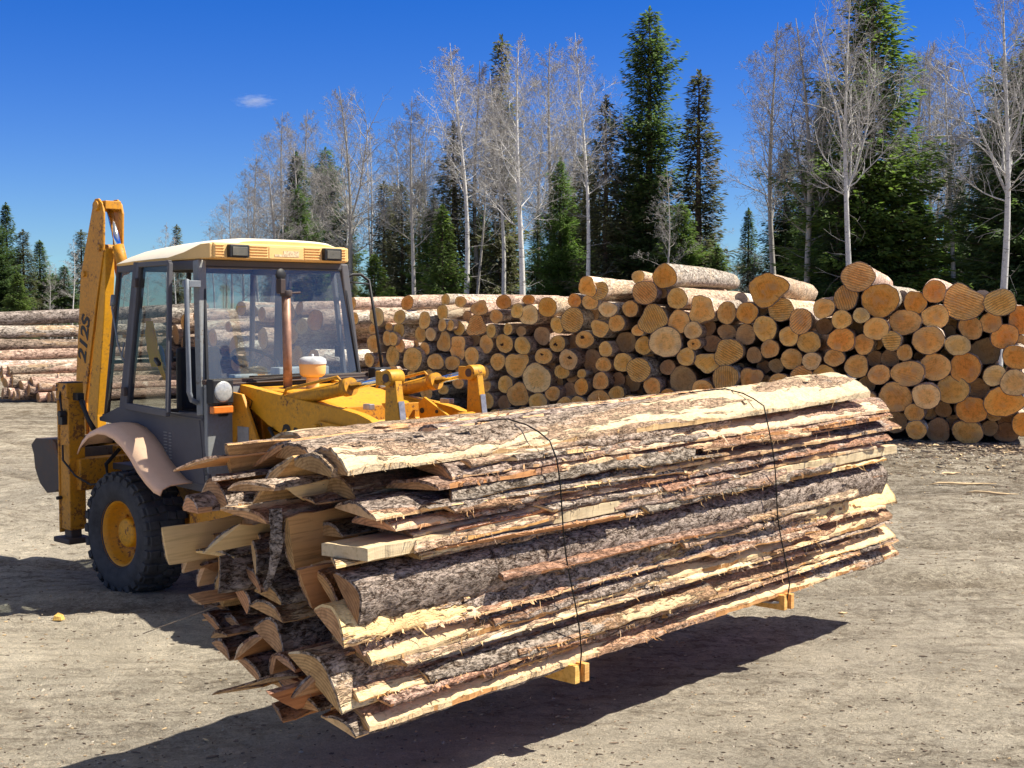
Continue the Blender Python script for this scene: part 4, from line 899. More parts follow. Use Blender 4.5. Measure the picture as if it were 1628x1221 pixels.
ENDS = """0.29 0.79 1.59 .26 .07 0 .1 4.9 P|peeling barky slab lying along the top rear edge above the yellow loader arm
0.01 0.28 1.55 .30 .09 5 .05 4.7 P|thick pale-topped slab on top whose dark cut end faces the cab
0.15 0.75 1.56 .22 .05 -35 .25 4.6 W|pale-faced board end under the top rear slab, below the loader pivot
-0.04 0.82 1.52 .26 .06 -50 .35 4.7 W|broad pale slab end tipped on its side, highest at the cab corner
-0.19 0.85 1.52 .16 .03 -20 .5 4.6 R|thin reddish pointed slab sticking out towards the grey cab panel
-0.06 0.87 1.44 .18 .03 -12 .6 4.6 W|thin wedge-tipped slab below the broad tipped pale one
-0.01 0.55 1.45 .24 .06 -55 .3 4.6 W|long tan slab face turned forward under the thick top slab end
-0.16 0.94 1.32 .14 .09 0 .05 4.4 W|small blocky square-cut slab end beside the rear tyre top
-0.05 0.90 1.36 .22 .11 10 0 4.4 G|dark half-round log end beside the small blocky slab end
0.01 0.85 1.30 .24 .03 -15 .7 4.4 W|long wedge-shaped tan sliver above the three protruding boards
-0.10 0.62 1.31 .22 .05 15 .3 4.3 R|red-brown inner-bark slab end behind the hanging bark strip
-0.25 1.01 1.14 .18 .035 -84 .16 4.9 W|clean tan board protruding farthest left in front of the tyre
-0.10 1.04 1.08 .17 .035 -80 .2 4.7 W|middle one of the clean tan boards protruding towards the tyre
0.03 1.02 1.08 .16 .035 -82 .22 4.6 W|short upper tan board next to the protruding boards
-0.02 1.06 0.99 .16 .04 -78 .2 4.7 W|lowest of the clean tan boards protruding towards the tyre
0.03 0.48 1.18 .24 .07 -88 .1 4.2 W|large brown block-like slab face in the middle of the stack end
0.01 0.95 0.93 .2 .10 -70 .02 4.3 W|chunky half-round slab end under the protruding boards
-0.00 0.70 1.01 .22 .06 20 .15 4.2 G|dark weathered bark slab with frayed lower edge mid stack end
0.00 0.78 0.91 .20 .08 60 .1 4.2 G|grey slab end standing on its side, left of the crescent end
0.02 0.60 0.94 .22 .07 8 .05 4.2 G|curved crescent slab end with grey bark, hollow side down
0.01 0.62 0.87 .24 .08 12 .05 4.2 G|dark grey thick slab end under the crescent end
0.00 1.05 0.82 .15 .03 -15 .5 4.4 W|thin tan wedge slab pointing down left above the shadow
-0.00 1.00 0.74 .18 .06 40 .1 4.4 W|rounded tan slab end above the sunlit-tipped plank
0.04 0.90 0.75 .20 .05 10 .1 4.3 G|grey slab end behind the sunlit-tipped plank
-0.07 0.86 0.72 .10 .045 -10 .1 4.5 R|narrow red-edged plank with its sunlit tip poking out left
0.01 0.56 0.76 .26 .13 20 .06 4.3 W|big blunt half-log end with grey bark, lower middle of the stack
-0.01 0.72 0.68 .20 .06 -40 .2 4.2 R|orange-brown slab face under the big blunt half-log end
-0.01 0.92 0.63 .18 .07 15 .1 4.2 W|small tan slab end above the splintered sliver
0.02 0.76 0.57 .20 .07 35 .1 4.2 W|curved light crescent slab end near the bottom back
0.04 0.62 0.59 .18 .05 -60 .1 4.2 W|tan slab end on edge near the bottom, right of the light crescent
-0.01 0.82 0.45 .14 .022 -8 .9 4.5 R|dark splintered sliver poking out low over the shadow
0.01 0.34 0.99 .20 .04 -75 .35 4.2 W|pale triangular slab face beside the orange-brown curved end
0.07 0.27 1.00 .22 .06 55 .1 4.2 R|glossy orange-brown curved slab end under the bright flat board
0.05 0.20 1.14 .26 .04 -4 .45 4.8 W|bright flat board end lit by the sun above the curved orange end
0.07 0.14 0.81 .22 .06 30 .12 4.6 P|sunlit pale slab with dark stain jutting out low in the front left
0.27 0.50 0.71 .2 .05 0 .1 4.2 G|recessed dark slab behind the sunlit stained slab
-0.07 0.16 0.66 .36 .11 35 .06 5.0 P|very wide curved slab near the bottom with a pale sunlit back
-0.04 0.42 0.67 .2 .05 10 .1 4.3 R|red-barked slab tucked above the very wide curved slab
-0.00 0.36 0.49 .20 .07 0 .1 4.4 G|weathered grey blocky slab end second from the bottom at left
0.01 0.55 0.40 .22 .04 5 .3 4.3 R|dark red slab end in the shadow at the bottom left
-0.00 0.12 0.45 .2 .06 25 .2 4.9 W|freshly split yellow slab end at the bottom front corner"""


def back_limit(z):
    return 1.20 - max(0.0, z - 0.8) * 0.44

def build_bundle():
    G = 'sawmill slabs strapped in the bundle'
    # slabs along the long front face, from the bottom course up:
    # (a0, length, z, b centre, width, thickness, roll, mats, plank, label, yaw)
    FR = [
        (0.10, 5.00, 0.425, 0.150, 0.31, 0.070, 3, 'R', 0, 'reddish-barked lowest front slab with a thin pale underside, just above the bearers'),
        (0.35, 4.75, 0.520, 0.105, 0.24, 0.030, -2, 'W', 0, 'thin pale-edged front slab, second course up from the bearers'),
        (0.05, 5.05, 0.575, 0.160, 0.30, 0.055, 8, 'R', 0, 'orange-red barked front slab with torn flakes, third course up from the bearers'),
        (0.25, 4.72, 0.655, 0.120, 0.26, 0.045, -3, 'P', 0, 'patchy half-peeled front slab, fourth course up from the bearers'),
        (0.12, 4.95, 0.718, 0.165, 0.30, 0.060, 10, 'R', 0, 'shaggy brown-barked front slab, fifth course up from the bearers'),
        (0.42, 4.50, 0.800, 0.110, 0.22, 0.032, 4, 'W', 0, 'narrow tan-edged front slab, sixth course up, below the half-yellow peeled one'),
        (-0.02, 5.08, 0.852, 0.135, 0.26, 0.085, 26, 'Q', 0, 'half-peeled slab with bright yellow stretches directly under the big grey bark slab'),
        (0.03, 4.92, 0.985, 0.105, 0.235, 0.095, 64, 'B', 0, 'big grey rough-barked slab whose rounded back faces out mid bundle'),
        (0.40, 4.55, 1.112, 0.130, 0.25, 0.028, 0, 'R', 0, 'thin reddish slab lying on the big grey bark slab'),
        (0.05, 5.00, 1.152, 0.124, 0.24, 0.052, 0, 'L', 1, 'clean pale square-edged plank running along the upper front face'),
        (0.38, 4.40, 1.208, 0.150, 0.27, 0.030, -2, 'P', 0, 'thin barky slab lying straight on the clean square-edged plank'),
        (0.22, 4.75, 1.262, 0.120, 0.25, 0.038, 4, 'G', 0, 'grey barky front slab, second course above the clean plank'),
        (0.15, 4.98, 1.325, 0.160, 0.30, 0.050, 3, 'W', 0, 'wavy-edged barky front slab, third course above the clean plank'),
        (0.45, 4.55, 1.400, 0.125, 0.27, 0.036, -2, 'R', 0, 'thin frayed slab, fourth course above the clean plank'),
        (0.60, 4.40, 1.462, 0.150, 0.30, 0.060, 5, 'P', 0, 'pale patchy slab with white knotty bulge, right under the top slab'),
    ]
    MM = dict(SMAT); MM['L'] = ('wood_pale', 'wood_pale', 'wood_pale'); MM['Q'] = ('bark_half', 'wood', 'wood_end')
    for n, (a0, L, z, b, w, t, roll, mt, pk, lab) in enumerate(FR):
        me = slab_mesh('slab', L, w * 1.05, t * 1.1, 40 + n, 0.15 * (-1) ** n, 0.22 * (1 if n % 3 else -1), 230, 15, MM[mt], 0.009, bool(pk), 170 if not pk else 60, 0.010)
        place_slab(me, a0, b, z, roll, lab, G)
    # the top course
    me = slab_mesh('slab', 4.55, 0.46, 0.135, 71, 0.10, -0.35, 260, 19, SMAT['P'], 0.014, False, 160, 0.012, tap=0.62)
    place_slab(me, 0.04, 0.215, 1.520, 4, 'widest patchy top slab with lifted bark plates and dark stains, front of the top course', G, pitch=-0.75)
    me = slab_mesh('slab', 4.6, 0.32, 0.075, 72, 0.1, 0.2, 160, 15, SMAT['P'], 0.010, False, 90)
    place_slab(me, 0.16, 0.58, 1.525, 0, 'barky slab in the middle of the top course, half hidden by the widest one', G, pitch=-0.5)
    me = slab_mesh('slab', 3.6, 0.20, 0.03, 73, 0.1, 0.2, 90, 11, SMAT['W'], 0.008, False, 60)
    place_slab(me, 0.9, 0.47, 1.60, -10, 'narrow pale slab lying along the back of the widest top slab', G, pitch=-0.6)
    # stack ends listed one by one
    for n, l in enumerate(ENDS.split('\n')):
        d, lab = l.split('|'); w = d.split()
        a, b, z, wd, t, roll, sk, L = map(float, w[:8]); mt = w[8]
        t = t if t >= 0.1 else t * 0.74
        if 'brown' in lab: mt = 'R'
        if mt == 'W' and 'clean' not in lab and 'bright' not in lab and 'yellow' not in lab: mt = 'G'
        me = slab_mesh('slab', L, wd, t, 140 + n, sk * (1 if n % 2 else -1) * 1.6, 0.2, 60, 13, SMAT[mt], 0.007, False, 26, 0.02)
        rr = R(roll)
        off = t * 0.45   # keep the listed point at the middle of the end section
        place_slab(me, a, b + math.sin(rr) * off, z - math.cos(rr) * off, roll, lab, G, yaw=((n * 7) % 5 - 2) * 0.25, pitch=((n * 5) % 5 - 2) * 0.12)
    # courses behind the front face
    g = random.Random(9)
    zc = [0.43, 0.53, 0.62, 0.71, 0.80, 0.90, 1.0, 1.10, 1.19, 1.28, 1.37, 1.46]
    cn = ['bottom', 'second', 'third', 'fourth', 'fifth', 'sixth', 'seventh', 'eighth', 'ninth', 'tenth', 'eleventh', 'twelfth']
    for ci, z in enumerate(zc):
        for k, b in enumerate((0.40, 0.64, 0.87, 1.08)):
            if b + 0.10 > back_limit(z): continue
            L = g.uniform(4.1, 4.5); t = g.uniform(0.055, 0.085)
            me = slab_mesh('slab', L, g.uniform(0.20, 0.27), t, 300 + ci * 10 + k, g.uniform(-.3, .3), g.uniform(-.3, .3), 26, 9, SMAT[g.choice('WGGR')], 0.008, False, 8)
            flip = g.random() < 0.45
            place_slab(me, g.uniform(0.16, 0.5), b + g.uniform(-.02, .02), z + (t if flip else 0), 180 if flip else g.uniform(-8, 8),
                       'slab end set back in the %s course up, %s from the front face' % (cn[ci], ordinal(k + 1)), G)
    # loose strips of bark and splintered edging caught between the courses of the front face
    for n in range(52):
        z = 0.47 + 1.06 * ((n * 0.618) % 1.0); z = z + 0.14 if 0.95 < z < 1.10 else z; L = g.uniform(0.5, 2.3)
        me = slab_mesh('edging', L, g.uniform(0.035, 0.10), g.uniform(0.009, 0.020), 500 + n, g.uniform(-1.2, 1.2), g.uniform(-1.2, 1.2), 60, 7, SMAT[g.choice('RRPWG')], 0.006, False, 34, 0.02)
        o = place_slab(me, g.uniform(0.15, 4.85 - L), 0.015 + g.uniform(-0.03, 0.03), z, g.uniform(-35, 50), 'splintered strip of edging caught between the front slabs', 'strips of edging in the bundle', g.uniform(-1.2, 1.2), g.uniform(-1.0, 1.0), 'edging_strip')
        o['category'] = 'edging strip'
    # thin boards and slivers poking out of the near end
    for n in range(24):
        b = 0.12 + 1.0 * ((n * 0.618 + 0.3) % 1.0); z = 0.50 + 0.98 * ((n * 0.37 + 0.11) % 1.0)
        b = min(b, back_limit(z) - 0.08)
        me = slab_mesh('slab', g.uniform(2.5, 4.2), g.uniform(0.09, 0.20), g.uniform(0.014, 0.032), 560 + n, g.uniform(-1.6, 1.6), 0.2, 40, 9, SMAT[g.choice('WWRPG')], 0.006, False, 20, 0.03)
        place_slab(me, g.uniform(-0.16, 0.16), b, z, g.choice((0, 180, 40, -60, 15)) + g.uniform(-14, 14), 'thin board end poking out among the thicker slab ends', 'thin board ends in the bundle end', g.uniform(-1.0, 1.0), g.uniform(-0.8, 0.8), 'slab')
    # hanging strip of bark over the stack end
    m = MB(); g = random.Random(4); prev = None
    base = bpos(-0.02, 0.50, 1.335); N = 16
    for i in range(N + 1):
        t = i / N
        w = 0.040 * (1 - 0.55 * t) * (1 + g.uniform(-.2, .2)) if i < N else 0.004
        c = base + Vector((0.03 * math.sin(3 * t) - 0.05 * t, -0.03 * t - 0.02 * math.sin(t * 5), -0.36 * t))
        e = Vector((0.9, -0.35, 0.1)).normalized() * w; th = Vector((-0.35, -0.9, 0.0)) * 0.007
        m.v += [tuple(c - e), tuple(c + th * 0.8), tuple(c + e), tuple(c + e * 0.9 - th), tuple(c - e * 0.9 - th)]
        if prev is not None:
            for j in range(5):
                m.f.append((prev + j, prev + (j + 1) % 5, prev + 5 + (j + 1) % 5, prev + 5 + j)); m.m.append(0); m.sm.append(False)
            prev += 5
        else: prev = 0
    o = m.build('bark_strip', 'bark_plain')
    tag(o, 'strip of grey bark hanging down over the near end of the slab bundle', 'bark strip')
    # bearers under the bundle: a pair of boards on edge at each strap
    for j, (a, wd) in enumerate(((1.46, 'nearer'), (3.50, 'farther'))):
        for k in range(2):
            m = MB(); m.box((0, 0.55, 0), (0.038, 1.16, 0.092))
            o = m.build('bearer', 'bearer', bev=0.003)
            M = BROT.to_4x4(); M.translation = bpos(a + (k - 0.5) * 0.062, -0.02 - 0.012 * k, 0.375)
            o.matrix_world = M
            tag(o, '%s of the two orange lumber bearers under the %s strap' % (('left', 'right')[k], wd), 'bearer', 'lumber bearers under the bundle')
    # strapping wires
    for j, (a1, a0, wd) in enumerate(((1.22, 1.46, 'nearer'), (3.20, 3.50, 'farther'))):
        pts = []
        def P(f, b, z): pts.append(tuple(bpos(a0 + (a1 - a0) * f, b, z)))
        P(0.0, -0.035, 0.325); P(0.05, -0.05, 0.40)
        for i in range(1, 16):
            f = i / 16
            P(f * 0.96, -0.055 - 0.012 * math.sin(f * 9 + j), 0.42 + f * 1.13)
        t0 = 0.022 if j == 0 else 0.062
        P(0.97, -0.035, 1.545 + t0); P(1.0, 0.03, 1.585 + t0); P(1.03, 0.10, 1.615 + t0); P(1.06, 0.22, 1.638 + t0); P(1.1, 0.40, 1.615 + t0); P(1.13, 0.62, 1.61 + t0 * 0.5); P(1.16, 0.88, 1.57)
        P(1.1, 1.00, 1.40); P(0.5, 1.27, 0.85); P(0.0, 1.22, 0.40); P(0.0, 1.12, 0.325); P(0, 0.5, 0.325); P(0, 0.0, 0.325)
        m = MB(); m.tube(pts, 0.0042, 6)
        o = m.build('strap', 'wire')
        tag(o, 'thin black strapping wire wrapped round the %s the slab bundle' % ('near left part of', 'far right part of')[j], 'strap', 'straps round the bundle')
build_bundle()

# ---------------------------------------------------------------- backhoe loader (x forward, y to the picture's right, z up; origin under the rear axle)
LO = empty('backhoe_loader', (-2.198, 10.751, 0.0), R(-43))
# local x axis points (cos43, -sin43): rotation of -43 degrees about z; local y = (sin43, cos43)
tag(LO, 'weathered yellow backhoe loader with grey cab carrying a bundle of slabs on its forks', 'backhoe loader')

def part(m, name, mats, parent=LO, bev=0.006):
    o = m.build(name, mats, parent, bev)
    return o
def sub(m, name, mats, par, bev=0.0):
    return m.build(name, mats, par, bev)

def text_mesh(body, size, mat, extr, parent, loc, rot, shear=0.0, bold=0.0, name='lettering', sx=1.0):
    cu = bpy.data.curves.new(name, 'FONT')
    cu.body = body; cu.size = size; cu.extrude = extr; cu.shear = shear; cu.offset = bold
    tmp = bpy.data.objects.new('tmp_text', cu); COL.objects.link(tmp)
    bpy.context.view_layer.update()
    me = bpy.data.meshes.new_from_object(tmp.evaluated_get(bpy.context.evaluated_depsgraph_get()))
    bpy.data.objects.remove(tmp); bpy.data.curves.remove(cu)
    me.name = name; me.materials.clear(); me.materials.append(MT[mat])
    o = bpy.data.objects.new(name, me); COL.objects.link(o)
    o.parent = parent; o.location = loc; o.rotation_euler = rot; o.scale = (sx, 1, 1)
    return o

def arc_pts(cx, cz, r, a0, a1, n):
    return [(cx + r * math.cos(R(a0 + (a1 - a0) * i / n)), cz + r * math.sin(R(a0 + (a1 - a0) * i / n))) for i in range(n + 1)]

def wheel(xc, yc, out, label=None, Rr=0.485, W=0.36):
    """out = -1: outer side faces -y"""
    w = empty('wheel', (xc, yc, Rr - 0.012), 0, LO)
    if label: w['label'] = label
    s = -out
    m = MB()
    h = W / 2
    prof = [(0.255, -h * 0.80), (0.275, -h * 0.92), (0.33, -h * 1.02), (0.39, -h * 1.03), (0.435, -h * 0.95), (Rr - 0.028, -h * 0.80), (Rr - 0.020, -h * 0.5), (Rr - 0.018, 0),
            (Rr - 0.020, h * 0.5), (Rr - 0.028, h * 0.80), (0.435, h * 0.95), (0.39, h * 1.03), (0.33, h * 1.02), (0.275, h * 0.92), (0.255, h * 0.80)]
    m.lathe(prof, (0, 0, 0), 'y', 72)
    # block tread in two staggered chevron rows plus shoulder lugs
    N = 26
    for k in range(N):
        for side in (-1, 1):
            a = 2 * math.pi * (k + (0.5 if side > 0 else 0)) / N
            for (y0, y1, wd, tw, rr, hh) in ((0.012, 0.40, 0.058, 0.20, Rr - 0.012, 0.030), (0.46, 0.90, 0.066, 0.05, Rr - 0.019, 0.034), (0.86, 1.03, 0.060, 0.0, 0.437, 0.05)):
                yc_ = side * h * (y0 + y1) / 2
                ca, sa = math.cos(a), math.sin(a)
                rad = Vector((ca, 0, sa)); tan = Vector((-sa, 0, ca)); ax = Vector((0, 1, 0))
                t2 = (tan * math.cos(tw * side) + ax * math.sin(tw * side) * 1).normalized(); a2 = rad.cross(t2)
                M = Matrix((t2, a2, rad)).transposed()
                m.box(rad * rr + ax * yc_, (wd, h * (y1 - y0), hh), M)
    sub(m, 'tyre', 'rubber', w, 0.004)
    m = MB()
    f = s * -1
    # dished rim seen from outside
    o_ = out
    prof = [(0.262, o_ * h * 0.86), (0.262, o_ * h * 0.80), (0.246, o_ * h * 0.80), (0.236, o_ * h * 0.55), (0.222, o_ * h * 0.20), (0.20, o_ * h * 0.05), (0.10, o_ * h * 0.02), (0.0, o_ * h * 0.02)]
    m.lathe(prof, (0, 0, 0), 'y', 48)
    m.lathe([(0.262, o_ * h * 0.86), (0.262, -o_ * h * 0.86), (0.15, -o_ * h * 0.5)], (0, 0, 0), 'y', 48)
    for k in range(8):
        a = 2 * math.pi * k / 8
        m.tube([(0.155 * math.cos(a), o_ * h * 0.03, 0.155 * math.sin(a)), (0.155 * math.cos(a), o_ * h * 0.16, 0.155 * math.sin(a))], 0.014, 6)
    sub(m, 'rim', 'yellow_dirty', w)
    m = MB()
    m.lathe([(0.118, o_ * h * 0.02), (0.116, o_ * h * 0.42), (0.105, o_ * h * 0.52), (0.085, o_ * h * 0.55), (0.0, o_ * h * 0.56)], (0, 0, 0), 'y', 36)
    sub(m, 'hub', 'yellow', w)
    return w

def build_machine():
    # ---- chassis
    m = MB()
    m.box((0.75, 0, 0.66), (3.0, 0.62, 0.32))
    m.box((1.15, 0, 0.88), (1.2, 0.74, 0.20))
    m.tube([(-0.22, -0.85, 0.473), (-0.22, 0.85, 0.473)], 0.085, 14)
    m.tube([(1.88, -0.85, 0.473), (1.88, 0.85, 0.473)], 0.085, 14)
    m.box((0.72, -0.62, 0.70), (0.62, 0.34, 0.22)); m.box((0.72, 0.62, 0.70), (0.62, 0.34, 0.22))
    part(m, 'chassis', ['yellow_dirty'], LO, 0.01)
    wheel(-0.22, -0.86, -1); wheel(-0.22, 0.86, 1); wheel(1.88, -0.80, -1); wheel(1.88, 0.80, 1)

    # ---- cab shell: lower side panels with wheel-arch cut-out
    for sy in (-1, 1):
        arch = [(0.055, 0.87), (0.02, 0.98), (-0.06, 1.11), (-0.18, 1.20), (-0.32, 1.255), (-0.52, 1.28), (-0.88, 1.30)]
        pts = [(0.60, 1.425), (0.68, 0.845)] + arch + [(-0.885, 1.33), (-0.60, 1.425)]
        m = MB(); m.prism(pts, 'y', sy * 0.755, sy * 0.785)
        o = part(m, 'side_panel', ['grey'], LO, 0.006); fix_normals(o)
        # pressed swage line, louvre slots and sill strip on the panel
        m = MB(); m.beam((0.60, sy * 0.787, 1.395), (-0.30, sy * 0.787, 1.415), 0.010, 0.014)
        m.beam((0.675, sy * 0.787, 0.90), (0.08, sy * 0.787, 0.93), 0.008, 0.012)
        m.beam((0.56, sy * 0.786, 1.39), (0.615, sy * 0.786, 0.93), 0.008, 0.008, (0, 1, 0))
        part(m, 'panel_seam', ['grey'], LO, 0.002)
        m = MB()
        for i in range(9):
            z = 1.27 - i * 0.024
            m.box((0.10, sy * 0.787, z), (0.045, 0.006, 0.008)); m.box((0.165, sy * 0.787, z - 0.004), (0.035, 0.006, 0.008))
        part(m, 'vent_slots', ['grey_light'], LO, 0)
    # front firewall panels beside the bonnet (lighter grey)
    for sy in (-1, 1):
        m = MB(); m.prism([(sy * 0.785, 0.86), (sy * 0.785, 1.66), (sy * 0.47, 1.66), (sy * 0.47, 0.90)], 'x', 0.615, 0.66)
        o = part(m, 'front_panel', ['grey_light'], LO, 0.008); fix_normals(o)
    m = MB(); m.box((0.60, 0, 1.20), (0.05, 1.0, 0.9)); part(m, 'bulkhead', ['black'])
    m = MB()
    m.beam((0.625, -0.79, 1.672), (0.625, 0.79, 1.672), 0.05, 0.035); m.beam((0.66, -0.6, 1.655), (0.66, 0.75, 1.662), 0.02, 0.012)
    part(m, 'scuttle', ['steel_dark'])
    m = MB(); m.beam((0.655, -0.42, 1.665), (0.655, 0.10, 1.69), 0.018, 0.012); m.beam((0.652, -0.40, 1.70), (0.648, 0.30, 1.705), 0.008, 0.014)
    part(m, 'wiper', ['black'], LO, 0.002)
    # pillars
    def pillar(a, b, w, d, mat='grey'):
        m = MB(); m.beam(a, b, w, d, (1, 0, 0)); return part(m, 'cab_pillar', [mat], LO, 0.012)
    for sy in (-1, 1):
        pillar((0.565, sy * 0.755, 1.42), (0.44, sy * 0.69, 2.58), 0.075, 0.075, 'grey' if sy > 0 else 'grey_light')
        pillar((-0.525, sy * 0.76, 1.36), (-0.375, sy * 0.695, 2.58), 0.05, 0.13)
        pillar((-0.885, sy * 0.72, 1.30), (-0.74, sy * 0.655, 2.58), 0.045, 0.035, 'steel_dark')
        m = MB(); m.beam((0.44, sy * 0.69, 2.545), (-0.74, sy * 0.655, 2.545), 0.05, 0.07); part(m, 'roof_rail', ['grey'])
        m = MB(); m.beam((0.575, sy * 0.765, 1.425), (-0.885, sy * 0.735, 1.335), 0.045, 0.04); part(m, 'belt_rail', ['grey'])
    for a_, b_ in (((0.45, -0.69, 2.555), (0.45, 0.69, 2.555)), ((-0.74, -0.655, 2.55), (-0.74, 0.655, 2.55)), ((-0.885, -0.72, 1.33), (-0.885, 0.72, 1.33))):
        m = MB(); m.beam(a_, b_, 0.05, 0.06); part(m, 'cross_rail', ['grey'])
    # glazing
    def quad(ps, th=0.005):
        m = MB(); a, b, c, d = [Vector(p) for p in ps]; n = (b - a).cross(d - a).normalized() * th
        vs = [a, b, c, d, a + n, b + n, c + n, d + n]
        m.add(vs, [(0, 1, 2, 3)])
        return m
    o = part(quad([(0.588, -0.72, 1.69), (0.588, 0.72, 1.69), (0.462, 0.655, 2.53), (0.462, -0.655, 2.53)]), 'windscreen', ['glass'], LO, 0)
    m = MB()
    c = [(0.590, -0.735, 1.682), (0.590, 0.735, 1.682), (0.464, 0.67, 2.54), (0.464, -0.67, 2.54)]
    for i in range(4): m.beam(c[i], c[(i + 1) % 4], 0.022, 0.022, (1, 0, 0.1))
    sub(m, 'seal', ['black'], o, 0.003)
    o = part(quad([(-0.885, -0.70, 1.36), (-0.885, 0.70, 1.36), (-0.75, 0.64, 2.52), (-0.75, -0.64, 2.52)]), 'rear_window', ['glass_side'], LO, 0)
    m = MB(); m.beam((-0.885, 0.0, 1.36), (-0.75, 0.0, 2.52), 0.03, 0.03, (1, 0, 0)); m.beam((-0.84, -0.68, 1.78), (-0.84, 0.68, 1.78), 0.03, 0.03)
    sub(m, 'window_bar', ['black'], o)
    for sy in (-1, 1):
        part(quad([(-0.86, sy * 0.735, 1.36), (-0.57, sy * 0.765, 1.39), (-0.425, sy * 0.70, 2.52), (-0.725, sy * 0.665, 2.52)]), 'quarter_window', ['glass_side'], LO, 0)
    # doors: the right-hand one stands ajar, hinged on the middle pillar
    for sy, ang in ((-1, 11), (1, 0)):
        d = empty('door', (-0.465, sy * 0.775, 1.44), 0, LO)
        d.rotation_euler = (0, 0, R(sy * ang) if sy < 0 else 0)
        top_in = 0.07 * -sy
        P0 = Vector((0.0, 0, 0.0)); P1 = Vector((0.86, 0, 0.0)); P2 = Vector((0.765, top_in, 1.12)); P3 = Vector((0.135, top_in, 1.12))
        m = MB()
        for a, b, w in ((P0, P1, 0.055), (P1, P2, 0.038), (P2, P3, 0.038), (P3, P0, 0.05)):
            m.beam(a, b, 0.034, w, (0, 0, 1) if abs((b - a).normalized().z) < 0.5 else (1, 0, 0)) if abs((b - a).normalized().z) < 0.5 else m.beam(a, b, 0.034, w, (1, 0, 0))
        sub(m, 'door_frame', ['grey'], d, 0.006)
        m = quad([P0 + Vector((0.02, 0.004, 0.02)), P1 + Vector((-0.02, 0.004, 0.02)), P2 + Vector((-0.02, 0.004, -0.02)), P3 + Vector((0.02, 0.004, -0.02))])
        sub(m, 'door_glass', ['glass_side'], d)
        for hp in ((0.02, sy * 0.03, 0.12), (0.12, sy * 0.03 + top_in, 0.98)):
            m = MB(); m.box(hp, (0.07, 0.03, 0.07)); sub(m, 'hinge', ['steel_dark'], d, 0.006)
        m = MB(); m.beam((0.78, sy * 0.03, 0.36), (0.70, sy * 0.03, 0.40), 0.03, 0.03); m.box((0.80, -sy * 0.04, 0.42), (0.05, 0.05, 0.09)); sub(m, 'handle', ['black'], d, 0.006)
    # ---- roof: domed cap over a yellow visor band
    xs = [-0.80, -0.72, -0.45, -0.1, 0.22, 0.46, 0.56, 0.61]
    zb = [2.565, 2.560, 2.568, 2.578, 2.585, 2.588, 2.588, 2.592]
    zt = [2.600, 2.645, 2.695, 2.722, 2.738, 2.744, 2.738, 2.722]
    hw = [0.66, 0.70, 0.715, 0.715, 0.70, 0.675, 0.64, 0.62]
    m = MB(); ny = 13; vs = []
    for i, x in enumerate(xs):
        for j in range(ny):
            u = -1 + 2 * j / (ny - 1)
            z = zb[i] + (zt[i] - zb[i]) * (1 - abs(u) ** 7 * 0.82) + 0.016 * (1 - u * u)
            vs.append((x, hw[i] * u, z))
        vs.append((x, hw[i] * 0.98, zb[i])); vs.append((x, -hw[i] * 0.98, zb[i]))
    n = ny + 2; fs = []; mi = []
    for i in range(len(xs) - 1):
        for j in range(n):
            k = (j + 1) % n
            m.f.append((i * n + j, i * n + k, (i + 1) * n + k, (i + 1) * n + j)); m.m.append(0 if j < ny - 1 else 1); m.sm.append(True)
    m.f.append(tuple(range(n))); m.m.append(1); m.sm.append(False)
    m.f.append(tuple((len(xs) - 1) * n + j for j in range(n - 1, -1, -1))); m.m.append(1); m.sm.append(False)
    m.v = vs
    roof = m.build('roof', ['roof', 'visor'], LO); fix_normals(roof)
    sd = roof.modifiers.new('round', 'BEVEL'); sd.width = 0.012; sd.segments = 3; sd.limit_method = 'ANGLE'
    VX = -0.135
    m = MB(); m.box((0.735 + VX, -0.055, 2.650), (0.06, 1.27, 0.118)); [m.prism([(0.75 + VX, 2.590), (0.75 + VX, 2.705), (0.62 + VX, 2.70), (0.40 + VX, 2.646), (0.15 + VX, 2.606), (0.15 + VX, 2.584)], 'y', s_ * 0.63 - 0.05, s_ * 0.665 - 0.05) for s_ in (-1, 1)]
    fix_normals(sub(m, 'visor', ['visor'], roof, 0.014))
    for y0, y1 in ((-0.68, -0.60), (-0.37, -0.20), (0.15, 0.31), (0.515, 0.57)):
        m = MB()
        for k in range(5): m.box((0.768 + VX, (y0 + y1) / 2, 2.606 + k * 0.021), (0.010, y1 - y0, 0.007))
        sub(m, 'louvre', ['visor'], roof, 0.002)
    m = MB(); m.box((0.767 + VX, -0.025, 2.645), (0.006, 0.33, 0.090)); sub(m, 'name_plate', ['visor'], roof, 0.002)
    m = MB(); m.box((0.7712 + VX, 0.02, 2.640), (0.002, 0.15, 0.046)); m.box((0.7716 + VX, -0.03, 2.626), (0.002, 0.22, 0.018))
    sub(m, 'worn_patch', ['worn'], roof)
    for y in (-0.485, 0.415):
        m = MB(); m.box((0.768 + VX, y, 2.648), (0.075, 0.175, 0.098))
        wl = sub(m, 'work_light', ['black'], roof, 0.008)
        m = MB(); m.box((0.808 + VX, y, 2.646), (0.006, 0.135, 0.066)); sub(m, 'lens', ['lamp_dim'], wl, 0.004)
    # ---- cab interior
    m = MB(); m.box((-0.42, 0.0, 1.32), (0.42, 0.44, 0.12)); m.box((-0.62, 0.0, 1.62), (0.10, 0.42, 0.55)); m.box((-0.42, 0, 1.1), (0.3, 0.3, 0.35)); part(m, 'seat', ['black'], LO, 0.04)
    m = MB(); m.lathe([(0.19 + 0.014 * math.cos(2 * math.pi * k / 8), 0.014 * math.sin(2 * math.pi * k / 8)) for k in range(8)], (0, 0, 0), 'z', 32, closed=True)
